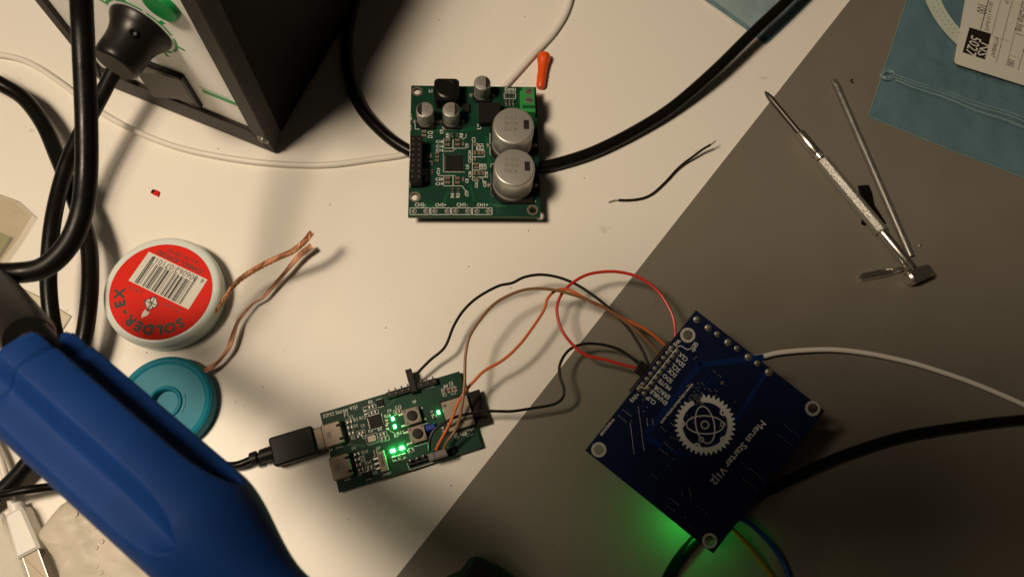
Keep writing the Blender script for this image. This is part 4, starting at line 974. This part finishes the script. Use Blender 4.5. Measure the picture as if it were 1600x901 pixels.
def braid2(pts, r, strands, pitch):
    P = smooth_path([W(*p) for p in pts], 14); b = MB(); L_ = [0]
    for i in range(1, len(P)): L_.append(L_[-1] + (P[i] - P[i - 1]).length)
    for s_ in range(strands):
        q = []; rd = []
        for i, p in enumerate(P):
            t = (P[min(i + 1, len(P) - 1)] - P[max(i - 1, 0)]).normalized(); u = t.cross(Vector((0, 0, 1))).normalized(); v = u.cross(t)
            a = L_[i] / pitch * 2 * PI + s_ * 2 * PI / strands; k = .62 + .38 * min(1, L_[i] / 22)
            q.append(p + (u * math.cos(a) * r * .60 + v * math.sin(a) * r * .45) * k); rd.append(r * .46 * k)
        b.tube(q, rd, 7)
    return b
b = braid2([(336.6, 488, 12.9), (343, 478, 13.4), (350.5, 466.5, 14.5), (367, 444, 16.5), (384, 430, 18), (406, 416.6, 19.5), (431, 404, 21), (456, 393, 22), (475, 378, 23), (487, 363, 23.5)], 5.0 * .24, 4, 7.5)
tag(b.build('copper_braid', M['copper']), 'twisted bright copper braid reaching from the red labelled tub', 'copper braid')
pts = [(487.5, 384, 5, 1.3), (478, 391, 5, 1.35), (467, 400, 5, 1.2), (450, 420, 4.5, .9), (431, 442, 4, .85), (411.6, 464, 4, .55), (400, 471, 4, .25), (392, 477, 4, .25), (372.7, 501, 4.5, .6), (364.4, 522, 5, 1.0), (357, 543, 5, .85), (342, 563.6, 4.5, .65), (330, 573, 4.5, 1.0), (318, 580, 4.5, 1.3)]
P = smooth_path([W(*p[:3]) for p in pts], 8); wd = smooth_path([(p[3], 0, 0) for p in pts], 8)
b = MB(); vs = []; fs = []
for i, p in enumerate(P):
    t = (P[min(i + 1, len(P) - 1)] - P[max(i - 1, 0)]).normalized(); u = t.cross(Vector((0, 0, 1))).normalized(); tw = math.sin(i * .16) * .5; u = u * math.cos(tw) + Vector((0, 0, 1)) * math.sin(tw)
    hgt = u.cross(t).normalized() * .28; w_ = max(.4, wd[i].x)
    for s1, s2 in ((-1, 1), (0, 1.5), (1, 1), (1, -1), (0, -1.5), (-1, -1)): vs.append(p + u * w_ * s1 + hgt * s2)
n = len(P)
for i in range(n - 1):
    for k in range(6): fs.append((i * 6 + k, i * 6 + (k + 1) % 6, (i + 1) * 6 + (k + 1) % 6, (i + 1) * 6 + k))
fs += [(5, 4, 3, 2, 1, 0), tuple((n - 1) * 6 + k for k in range(6))]
b.add(vs, fs); tag(b.build('copper_wick', M['wick']), 'flat copper wick ribbon drawn out of the teal spool', 'copper wick')

# ------------------------------------------------------------------ blue fluted grip
HH = 118.0
pa, pb = W(84, 619, HH), W(326, 833, HH)
ax = (pb - pa).normalized(); HF = frame(pa, ax)            # x along the grip, z up
HF = frame(pa, ax, Vector((0, 0, 1)))
k_mm = (pb - pa).length / math.dist((84, 619), (326, 833)); Rg = 114 * mmpx(200, 720, HH + 4) * .845
grip = thing('soldering_iron_handle', 'big fluted blue rubber grip held across the lower left corner', 'tool handle', (pa.x, pa.y, 0))
def grip_r(s, th):
    # s in px along the grip
    if s < 300: R = Rg * (.985 + .015 * s / 300)
    else:
        t = min(1, (s - 300) / 175); R = Rg * (1 - .50 * (t * t * (3 - 2 * t)))
    if s < -20: R *= .975
    if -27 < s < -20: R *= .965
    if s < -60: R *= .97 - .02 * (-60 - s) / 4
    d = (th - math.radians(-19) + PI / 4) % (PI / 2) - PI / 4
    wv = math.radians(25.5); e = 1.0
    if s > 215:
        t = (s - 215) / 105; e = math.sqrt(max(0, 1 - t * t)) if t < 1 else 0
    g = 0
    if e > 0.02 and abs(d) < wv * e: g = (1 - abs(d / (wv * e)) ** 1.7) * (.3 + .7 * e)
    return R - Rg * .30 * g
S0, S1 = -68, 478; NS, NA = 220, 192; vs = []; fs = []
sv = [S0 + (S1 - S0) * i / (NS - 1) for i in range(NS)]
for s in sv:
    for k in range(NA):
        th = 2 * PI * k / NA; r = grip_r(s, th)   # th=0 is up, positive toward the far (upper right) side
        vs.append((s * k_mm, r * math.sin(th), r * math.cos(th)))
for i in range(NS - 1):
    for k in range(NA):
        j = (k + 1) % NA; fs.append((i * NA + k, (i + 1) * NA + k, (i + 1) * NA + j, i * NA + j))
fs.append(tuple(range(NA))); fs.append(tuple((NS - 1) * NA + k for k in range(NA - 1, -1, -1)))
b = MB(HF); b.add(vs, fs); b.build('rubber_grip', M['bluegrip'], grip, angle=60)
b = MB(); b.tube([W(100, 590, HH - 2), W(72, 556, HH), W(44, 524, HH + 2)], 31 * mmpx(60, 540, HH), 40); b.build('neck', M['black_plastic'], grip)
b = MB(); rr = 42 * mmpx(20, 490, HH + 4); b.tube([W(46, 530, HH - 4), W(43, 525, HH - 6), W(20, 495, HH - 14), W(0, 470, HH - 22), W(-30, 432, HH - 36), W(-34, 427, HH - 38)], [rr * .9, rr, rr, rr, rr, rr * .9], 48); b.build('strain_relief', M['black_plastic'], grip)
b = MB(); pe = HF @ Vector((S1 * k_mm, 0, 0)); rr = Rg * .46
b.tube([pe - ax * 5, pe - ax * 4, pe + ax * 3, pe + ax * 5, pe + ax * 30], [rr * .98, rr * 1.06, rr * 1.1, rr * .85, rr * .7], 40); b.build('collar', M['black_gloss'], grip)

# ------------------------------------------------------------------ small white plug, lump, cloth, bags at the left
b = MB(); P = [W(*p) for p in ((-60, 640, 5), (-20, 680, 5), (2, 722, 5), (12, 760, 5), (19, 790, 5))]
uc = thing('white_usb_cable', 'white cable ending in a flat metal plug near the lower left corner', 'cable', W(30, 840, 0))
b.tube(smooth_path(P, 8), 5.8 * mmpx(10, 750, 5), 16); b.build('cable_jacket', M['white_cable'], uc)
uo = W(20, 797, 8); ud = W(44, 864, 8) - uo; UF = frame(Vector((uo.x, uo.y, 5)), ud)
Lu = ud.length; sc_ = mmpx(20, 820, 8)
b = MB(UF); b.prism([(0, -2.9), (2, -3.3), (Lu, -4.1), (Lu, 4.1), (2, 3.3), (0, 2.9)], -3.6, 3.2, .9); b.build('plug_body', M['white_plastic'], uc)
b = MB(UF); b.lathe([(2.5, 0), (2.4, 3.2)], seg=20, fr=UF @ Matrix.Rotation(-PI / 2, 4, 'Y') @ Matrix.Translation((0, 0, -.6))); b.build('strain_relief', M['white_plastic'], uc)
b = MB(UF); b.box(Lu + 6, 0, -2.2, 1.6, 13, 5.8, 0, .4, .3); b.build('metal_plug', M['usbdark'], uc)
b = MB(UF)
for s_ in (-1, 1): b.box(Lu + 6, s_ * 2.75, 1.55, 1.68, 12.6, .3)
b.build('plug_edges', M['chrome'], uc)
def blob(poly_px, h, name, m, bumps=0, n=34, edge=6.0, seed=1, rough=.5, base=0.0, zpx=None):
    """a pillowy solid over an outline: height falls to the table at its edge"""
    rnd = random.Random(seed); poly = [W(*p, 0 if zpx is None else zpx) for p in poly_px]; xs = [p.x for p in poly]; ys = [p.y for p in poly]
    c = Vector((sum(xs) / len(xs), sum(ys) / len(ys), 0)); pp = [Vector((p.x, p.y, 0)) for p in poly]
    sp_ = smooth_path(pp + [pp[0]], 8)[:-1]; m_ = len(sp_); vs = []; fs = []
    from mathutils import noise
    for i in range(n + 1):
        t = i / n
        for p in sp_:
            q = c + (p - c) * t; d = (1 - t) * (p - c).length; z = h * (1 - math.exp(-d / edge * 1.6)) + rough * noise.noise(Vector((q.x * .13, q.y * .13, seed)))*min(1, d / edge) * (1 + 0)
            if bumps: z += bumps * noise.noise(Vector((q.x * .5, q.y * .5, seed))) * min(1, d / 2)
            vs.append((q.x, q.y, max(base + .05, z + base) if t < 1 else base + .02))
    for i in range(n):
        for k in range(m_):
            j = (k + 1) % m_; fs.append((i * m_ + k, (i + 1) * m_ + k, (i + 1) * m_ + j, i * m_ + j))
    fs.append(tuple(n * m_ + k for k in range(m_ - 1, -1, -1)))
    b = MB(); b.add(vs, fs); return b, sp_, c
b, sp_, c = blob([(113, 782), (92, 806), (76, 830), (86, 852), (98, 874), (108, 896), (125, 930), (200, 960), (290, 930), (280, 850), (200, 780), (150, 765)], 17, '', None, .10, 40, 4, 3, 1.6)
lump = thing('dimpled_lump', 'pale beige lump with small round dimples below the blue grip', 'moulded lump', (c.x, c.y, 0)); b.build('lump_body', M['lump'], lump, angle=80)
rnd = random.Random(5)
for (x, y) in ((117, 803), (148, 823), (137, 832), (158, 845), (149, 855), (129, 843), (124, 855), (147, 870), (150, 883), (179, 872), (190, 870), (157, 893), (170, 897)):
    p = W(x, y, 16.9); b = MB(Matrix.Translation(p)); b.lathe([(1.0, -.9), (.95, .05), (.75, .16), (.5, -.02), (.01, -.12)], seg=18); b.build('dimple', M['lump'], lump, angle=80)
b, sp_, c = blob([(-40, 795), (0, 800), (10, 806), (38, 850), (48, 880), (56, 905), (60, 940), (-40, 960)], 3.0, '', None, .12, 30, 3, 9, .5)
tag(b.build('white_cloth', M['wipe'], angle=80), 'white textured cloth under the metal plug in the corner', 'cloth')
def sheet(px, z, th, name, m, parent=None, crease=0.0):
    b = MB(); P = [W(*p, z) for p in px]; b.prism([(p.x, p.y) for p in P], z, z + th); return b.build(name, m, parent, smooth=False)
cb = thing('clear_bag', 'clear plastic bag with a green board corner inside at the left edge', 'plastic bag', W(10, 360, 0))
sheet([(-40, 290), (5, 306), (22, 312), (50, 338), (30, 372), (0, 414), (-40, 450)], 3.0, .08, 'bag_film', M['film_clear'], cb)
sheet([(-40, 296), (4, 308), (21, 314), (48, 339), (29, 370), (0, 410), (-40, 446)], .3, .08, 'bag_back', M['film_clear'], cb)
b = MB(); b.tube([W(*p, 3.05) for p in ((-40, 290), (5, 306), (22, 312), (50, 338))], .16, 6); b.build('bag_seam', M['film_edge'], cb)
sheet([(-40, 355), (-2, 363), (19, 372), (-2, 404), (-40, 440)], .6, 1.5, 'board_corner', mat('pale_green_board', (.22, .26, .07), .4), cb)
cb2 = thing('loose_film', 'pale translucent plastic sheet lying behind the black neck of the grip', 'plastic bag', W(50, 480, 0))
sheet([(-40, 425), (10, 438), (60, 462), (112, 494), (96, 518), (60, 560), (20, 620), (-40, 660)], .3, .1, 'film', M['film_clear'], cb2)
b = MB(); b.tube([W(*p, .45) for p in ((-40, 426), (10, 439), (60, 463), (111, 494), (96, 517))], .22, 6); b.build('film_edge', M['film_edge'], cb2)

# ------------------------------------------------------------------ blue antistatic bags at the right
def bag(px_poly, base, h, name, m, parent, nx=26, seed=2):
    b, s_, c = blob(px_poly, h, '', None, .18, 26, 7, seed, .8, base); return b.build(name, m, parent, angle=80)
ab = thing('antistatic_bag', 'blue translucent antistatic bag holding a reel of pale tape on the mat', 'antistatic bag', W(1500, 130, 0))
PX = [(1420, -10), (1402, 45), (1386, 95), (1370, 145), (1357, 182), (1362, 186), (1420, 207), (1480, 232), (1540, 255), (1610, 281), (1720, 330), (1800, 200), (1800, -150), (1600, -220), (1480, -150)]
b = MB(); P = [W(*p, MT) for p in PX]; b.prism([(p.x, p.y) for p in P], MT + .05, MT + .15); b.build('bag_back', M['film_blue'], ab, smooth=False)
P = [W(*p, MT + .15) for p in PX]; c = Vector((sum(p.x for p in P), sum(p.y for p in P), 0)) / len(P)
# top film: gentle pillow on a fine fan
b, s_, c = blob(PX, 3.6, '', None, .25, 40, 16, 4, 1.0, MT + .2); b.build('bag_film', M['film_blue'], ab, angle=80)
for dz, w_, (a_, b_) in ((0, .34, ((1397, 120), (1610, 193))), (0, .26, ((1397, 116), (1610, 187))), (0, .5, ((1399, 125), (1610, 203)))):
    b = MB(); pts = [Vector(a_).lerp(Vector(b_), t / 12) for t in range(13)]
    b.tube([W(p.x, p.y + 1.2 * math.sin(i * 1.1), MT + 3.6) for i, p in enumerate(pts)], w_, 8); b.build('zip_ridge', M['film_blue_edge'], ab)
for k in range(5):
    b = MB(); cc = W(1386, 117, MT + 3.0); rr = (3.3, 2.5, 1.7, 3.0, 2.1)[k]
    b.tube([cc + Vector((rr * math.cos(a), rr * .85 * math.sin(a), .3 * math.sin(3 * a + k))) for a in [k * .5 + j * .35 for j in range(14)]], .22, 6); b.build('crumple', M['film_blue_edge'], ab)
b = MB(); b.tube([W(*p, MT + .5) for p in ((1420, -10), (1386, 95), (1357, 182))], .3, 6); b.tube([W(*p, MT + .5) for p in ((1357, 182), (1480, 232), (1610, 281))], .25, 6); b.build('bag_seam', M['film_blue_edge'], ab)
rc = W(1602, -15, MT + 4.6); RO = (W(1446, 0, MT + 4.6) - rc).length; RI = RO * .86
b = MB(Matrix.Translation((rc.x, rc.y, 0))); n = 96
z_ = MT + 4.4
b.lathe([(RI, z_), (RO, z_), (RO, z_ + .6), (RI, z_ + .6), (RI, z_)], seg=120, closed=False); tp = b.build('carrier_tape', M['tape'], ab)
b = MB(Matrix.Translation((rc.x, rc.y, 0)))
for k in range(120):
    a = 2 * PI * k / 120; r1 = RI + (RO - RI) * .3; r2 = RI + (RO - RI) * .66
    b.lathe([(.34, z_ + .6), (.34, z_ + .64), (.01, z_ + .645)], r1 * math.cos(a), r1 * math.sin(a), 8); b.lathe([(.3, z_ + .6), (.3, z_ + .64), (.01, z_ + .645)], r2 * math.cos(a + .026), r2 * math.sin(a + .026), 8)
b.build('tape_pockets', mat('tape_pocket', (.16, .20, .17), .6), tp)
b = MB(Matrix.Translation((rc.x, rc.y, 0))); b.lathe([(RI - .1, MT + 4.5), (RI - .1, MT + 4.6), (.01, MT + 4.61)], seg=96); b.build('reel_centre', M['film_blue'], ab)
# label
ZL = MT + 6.0
q4 = lambda x, y: (1480 + x / 6.933, y / 6.933)
l0 = W(*q4(80, 690), ZL); l1 = W(*q4(730, 895), ZL); LFr = frame(l0, l1 - l0)
def lq(x, y): return Lp(LFr, *q4(x, y), 0)
ul = lq(262, 0); w_l = 75; h_l = 60
b = MB(LFr); b.prism(rrect(w_l / 2 - .4, h_l / 2, w_l, h_l, 2.2), -.1, .12); lab = b.build('paper_label', M['labelwhite'], ab, smooth=False)
b = MB(LFr); b.prism([lq(240, 300), lq(475, 370), lq(410, 650), lq(165, 570)], .12, .15); b.build('black_square', M['darkmark'], lab, smooth=False)
b = MB(LFr); text(b, 'NS', lq(372, 462), lq(322, 592), .16, 1.0, LFr, .05); text(b, '5027', lq(262, 385), lq(192, 575), .16, 1.25, LFr, .05)
b.build('white_lettering', M['labelwhite'], lab, smooth=False)
b = MB(LFr)
b.line([lq(447, 0), lq(360, 325)], .45, .12, LFr); b.line([lq(580, 0), lq(485, 370)], .22, .12, LFr); b.line([lq(708, 0), lq(530, 680)], .25, .12, LFr); b.line([lq(820, 0), lq(640, 715)], .22, .12, LFr); b.line([lq(900, 300), lq(765, 765)], .25, .12, LFr)
b.line([lq(470, 390), lq(680, 455)], .15, .12, LFr); b.line([lq(690, 600), lq(790, 640)], .15, .12, LFr); b.line([lq(1020, 0), lq(880, 620)], .2, .12, LFr)
text(b, '100', lq(332, 45), lq(318, 135), .12, 1.7, LFr, .03); text(b, 'P7T84B047', lq(512, 405), lq(470, 615), .12, 1.15, LFr)
text(b, '080', lq(660, 640), lq(650, 715), .12, 1.6, LFr)
b.build('black_lettering', M['greyink'], lab, smooth=False)
b = MB(LFr); text(b, '00114 110 RoHS', lq(455, 20), lq(405, 330), .12, 1.1, LFr); text(b, '2|1Cmp leg.1', lq(812, 20), lq(745, 370), .12, 1.2, LFr); text(b, 'Lot 24', lq(640, -60), lq(625, 40), .12, 1.3, LFr); text(b, '1:08', lq(840, 490), lq(815, 560), .12, 1.3, LFr)
b.build('grey_lettering', M['softink'], lab, smooth=False)
sb = thing('antistatic_bag', 'pale teal antistatic bag under the thick cable at the top edge', 'antistatic bag', W(1190, 20, 0))
PX2 = [(1098, -2), (1130, 20), (1160, 42), (1190, 64), (1196, 70), (1202, 66), (1235, 34), (1272, -2), (1330, -70), (1240, -140), (1120, -90), (1060, -40)]
b = MB(); P = [W(*p, .3) for p in PX2]; b.prism([(p.x, p.y) for p in P], .1, .2); b.build('bag_back', M['film_blue'], sb, smooth=False)
PX3 = [(1110, -2), (1140, 20), (1165, 38), (1188, 54), (1197, 60), (1203, 58), (1235, 28), (1266, -4), (1320, -70), (1240, -130), (1130, -85), (1080, -40)]
b, s_, c = blob(PX3, 1.6, '', None, .2, 24, 6, 8, .5, .25); b.build('bag_film', mat_film('pale_teal_film', (.42, .54, .56), .42), sb, angle=80)
b = MB(); b.tube([W(*p, .5) for p in ((1090, -8), (1098, 0), (1122, 17), (1150, 38))], .28, 6); b.build('bag_seam', M['labelwhite'], sb)

# ------------------------------------------------------------------ precision screwdriver and friends
z4 = lambda x, y: (1180 + x / 2.503, 100 + y / 2.503)
HS = MT + 2.6
s0, s1 = W(*z4(38, 108), MT + 1.6), W(*z4(625, 812), HS + 1.0)
sx = (s1 - s0).normalized()
sd = thing('precision_screwdriver', 'chrome precision screwdriver with knurled barrel and dark shaft on the mat', 'screwdriver', W(1330, 300, MT))
def along(x, y, z=HS): p = W(*z4(x, y), z); return s0 + sx * (p - s0).dot(sx)
mm = .245
def bar(a, b_, ra, rb, name, m, seg=24): q = MB(); q.tube([a, a + (b_ - a) * .04, b_ - (b_ - a) * .04, b_], [ra * .9, ra, rb, rb * .9], seg); return q.build(name, m, sd)
a0, a1 = along(52, 122), along(178, 272)
q = MB(); q.tube([s0, s0 + sx * 1.5, along(60, 132), along(85, 160), a1], [.3, .95, 1.4, 1.2, 1.2], 16); q.build('shaft', M['darksteel'], sd)
bar(along(172, 268), along(245, 350), 2.35, 2.35, 'collet', M['mirror']); bar(along(244, 350), along(258, 366), 1.8, 1.8, 'collet_ring', M['chrome']); bar(along(256, 362), along(262, 370), 1.0, 1.0, 'neck', M['darksteel'])
ka, kb_ = along(262, 372), along(494, 655); n = 36; vs = []; fs = []
u = sx.cross(Vector((0, 0, 1))).normalized(); v = u.cross(sx)
NL = 90; NR = 48
for i in range(NL):
    t = i / (NL - 1); c = ka.lerp(kb_, t); e = 1 if .01 < t < .99 else .9
    for k in range(NR):
        a = 2 * PI * k / NR; rr = 2.65 * e * (1 + .02 * (k % 2) * (1 if .03 < t < .97 else 0)) / (1.0 + .06 * math.cos(6 * a))
        vs.append(c + (u * math.cos(a) + v * math.sin(a)) * rr)
for i in range(NL - 1):
    for k in range(NR): j = (k + 1) % NR; fs.append((i * NR + k, i * NR + j, (i + 1) * NR + j, (i + 1) * NR + k))
fs += [tuple(range(NR - 1, -1, -1)), tuple((NL - 1) * NR + k for k in range(NR))]
q = MB(); q.add(vs, fs); q.build('knurled_barrel', M['knurl'], sd, angle=50)
bar(kb_, along(612, 797), 2.15, 2.15, 'rear_barrel', M['mirror']); bar(along(608, 793), along(622, 808), 1.1, 1.1, 'swivel_pin', M['darksteel'])
cc = W(*z4(640, 822), MT + 3.6); cf = frame(cc, sx)
q = MB(); cdir = (W(*z4(690, 800), HS) - W(*z4(590, 845), HS)).normalized()
cfx = frame(cc, cdir)
q.prism([(-5.6, -1.8), (-4.4, -3.1), (4.4, -3.1), (5.6, -1.8), (5.6, 1.6), (4.4, 2.9), (-4.4, 2.9), (-5.6, 1.6)], -2.6, 2.6, .8, cfx); q.build('swivel_cap', M['mirror'], sd)
r0, r1 = W(*z4(307, 62), MT + 1.5), W(*z4(608, 752), MT + 1.5)
rd = (r1 - r0).normalized(); q = MB(frame(r0, rd)); Lr = (r1 - r0).length
q.tube([(2.6, 0, .0), (4, 0, 0), (Lr, 0, 0)], [1.42, 1.52, 1.52], 20); q.box(1.6, 0, -.45, .75, 3.4, 2.7, 0, .3, .5); q.prism([(2.4, -1.3), (6.5, -1.2), (7.5, 0), (6.5, 1.2), (2.4, 1.3)], .3, 1.1, .3)
tag(q.build('steel_rod', M['steel']), 'plain grey steel screwdriver rod lying beside the chrome screwdriver', 'tool bit')
# bent metal clip
c0, c1 = W(*z4(405, 838), MT), W(*z4(582, 800), MT + 1.5); cdv = (c1 - c0).normalized(); Lc = (c1 - c0).length; fr = frame(c0, cdv); vs = []; fs = []
pr_ = [(-1.75, .1), (-1.75, 1.5), (-1.3, 2.1), (-.7, 2.3), (-.45, .3), (.45, .3), (.7, 2.3), (1.3, 2.1), (1.75, 1.5), (1.75, .1)]
for i, xx in enumerate((0, .6, Lc * .5, Lc - 2, Lc)):
    k_ = (.8, 1, 1, .75, .5)[i]
    for (y, z) in pr_: vs.append((xx, y * k_, z * 1.15 * (k_ if i else .8)))
n = len(pr_)
for i in range(4):
    for k in range(n): j = (k + 1) % n; fs.append((i * n + k, (i + 1) * n + k, (i + 1) * n + j, i * n + j))
fs += [tuple(range(n)), tuple(4 * n + k for k in range(n - 1, -1, -1))]
q = MB(fr); q.add(vs, fs); tag(q.build('metal_clip', M['mirror']), 'short folded shiny metal clip at the capped end of the screwdriver', 'metal clip')
q = MB(); pp = [W(*p, MT + .6) for p in ((1341, 290), (1357, 289), (1362, 300), (1366, 320), (1384, 348), (1380, 356), (1366, 340), (1352, 352), (1346, 349), (1350, 330))]
q.prism([(p.x, p.y) for p in pp], MT + .02, MT + 1.0, .2); tag(q.build('plastic_scrap', M['rubber'], smooth=False), 'small black plastic scrap between the screwdriver and the steel rod', 'plastic scrap')

# ------------------------------------------------------------------ small loose things
o0, o1 = W(850.5, 84, 3.4), W(844.5, 136, 2.6); od = (o1 - o0); Lo = od.length; of = frame(Vector((o0.x, o0.y, 0)), od) 
q = MB(); m_ = of @ Matrix.Rotation(PI / 2, 4, 'Y')
vs = []; fs = []; prof = [(0, 2.2), (.5, 2.75), (2, 3.0), (3.6, 2.85), (4.2, 2.5), (7.0, 2.25), (9.8, 2.0), (10.6, 2.15), (Lo - 1.0, 2.05), (Lo, 1.5)]; NO = 40
for i, (xx, r) in enumerate(prof):
    for k in range(NO):
        a = 2 * PI * k / NO; rr = r * (1 + (.03 * math.cos(10 * a) if 1 < i < 8 else 0)); vs.append((xx, rr * math.cos(a), 3.0 - xx * .07 + rr * math.sin(a)))
for i in range(len(prof) - 1):
    for k in range(NO): j = (k + 1) % NO; fs.append((i * NO + k, i * NO + j, (i + 1) * NO + j, (i + 1) * NO + k))
fs += [tuple(range(NO - 1, -1, -1)), tuple((len(prof) - 1) * NO + k for k in range(NO))]
q = MB(of); q.add(vs, fs); tag(q.build('orange_cap', M['orange']), 'small orange tapered plastic cap touching the green board corner', 'plastic cap')
cw = thing('cut_wire', 'short black offcut of wire with bare ends on the white desk', 'wire', W(1040, 280, 0))
w7 = lambda x, y: (930 + x / 6.93, 200 + y / 6.93)
pts = [(255, 780, .9), (340, 782, .8), (440, 775, .8), (540, 752, .8), (620, 712, .8), (700, 645, .9), (790, 555, 1.0), (880, 455, 1.2), (970, 375, 1.8), (1060, 310, 2.8), (1160, 235, 4.2), (1250, 182, 5.6)]
q = MB(); q.tube(smooth_path([W(*w7(x, y), z) for x, y, z in pts], 6), 2.2 * .255, 12); q.build('wire_jacket', M['wireblack'], cw)
q = MB(); q.tube([W(*w7(*p), z) for p, z in (((255, 780), .9), ((215, 782), .7), ((175, 795), .6), ((145, 805), .5))], [.33, .3, .4, .3], 8); q.build('bare_end', M['tin'], cw)
q = MB(); q.tube([W(*w7(*p), z) for p, z in (((1250, 182), 5.6), ((1278, 162), 6.0), ((1308, 140), 6.4))], [.33, .3, .26], 8); q.build('bare_end', M['tin'], cw)
rc_ = thing('red_crumb', 'tiny red and black chip of plastic above the round red labelled tub', 'plastic crumb', W(243, 302, 0))
f_ = frame(W(244, 302, 0), W(252, 305, 0) - W(244, 302, 0))
q = MB(f_); q.prism([(-1.0, -1.0), (1.9, -1.2), (1.3, 1.0), (-.6, 1.3)], .02, 1.1, .3); q.build('red_half', M['red'], rc_)
q = MB(f_); q.prism([(-2.0, -.7), (-.9, -.9), (-.6, 1.1), (-1.9, 1.0)], .02, 1.0, .3); q.build('black_half', M['rubber'], rc_)
q = MB(); cc = W(1332, 127, MT + .3); q.tube([cc + Vector((.8 * math.cos(a), .8 * math.sin(a), 0)) for a in [.9 + .35 * k for k in range(13)]], .28, 8); tag(q.build('wire_crumb', M['rubber']), 'tiny curled black crumb on the mat near the rod tip', 'crumb')
for (x, y, z, l) in ((1002, 501, 0, 'speck of grey solder on the white desk inside the red wire loop'), (1437, 383, MT, 'pale speck of solder on the mat right of the steel rod'), (766, 895, 0, None)):
    if l is None: continue
    q = MB(); p = W(x, y, z); q.lathe([(.7, z + .02), (.8, z + .3), (.4, z + .55), (.02, z + .6)], p.x, p.y, 9); tag(q.build('solder_speck', M['tin']), l, 'solder speck')
# black moulded thing at the bottom edge
pts = [(697, 903), (709, 897), (719, 892), (727, 882), (734, 873), (740, 870.5), (746, 870.5), (753, 875), (770, 888), (787, 902), (830, 940), (800, 1000), (690, 1000), (650, 940)]
bo = thing('black_foot', 'black rounded plastic corner poking in at the bottom edge', 'plastic part', W(740, 930, MT))
q = MB(); P = [W(x, y, 18) for x, y in pts]; q.prism([(p.x, p.y) for p in P], MT + .05, 18, 1.6); q.build('moulded_body', M['black_plastic'], bo)
q = MB(); P = [W(740 + (x - 740) * .8, 925 + (y - 925) * .72, 18.9) for x, y in pts]; q.prism([(p.x, p.y) for p in P], 18.02, 19.4, .6); q.build('raised_rib', M['black_gloss'], bo)
# tiny scratches and crumbs strewn on the desk: countless, so one object
q = MB(); rnd = random.Random(11)
for i in range(150):
    x, y = rnd.uniform(0, 1600), rnd.uniform(0, 900); p = W(x, y, 0); z = .01
    if (p - e0).dot(Vector((ed.y, -ed.x, 0))) > -1: z = MT + .01
    r = rnd.choice((.08, .12, .16, .22, .3)); q.lathe([(r, z), (r * .7, z + r * .5), (.01, z + r * .6)], p.x, p.y, 6)
tag(q.build('desk_dust', M['greyink']), 'fine dark dust specks scattered over desk and mat', 'dust', kind='stuff')
# the phone that takes the picture: just behind the lens, it shades the lower right of the desk
PF = Matrix((cx, cy, cz)).transposed().to_4x4(); PF.translation = EYE
q = MB(PF); q.prism(rrect(-60, 26, 152, 80, 9), 5, 13, 1.5)
tag(q.build('phone', M['phone']), 'black phone held level above the desk, shading the lower right of the mat', 'phone')
for o in bpy.data.objects:
    if '_m' in o: del o['_m']
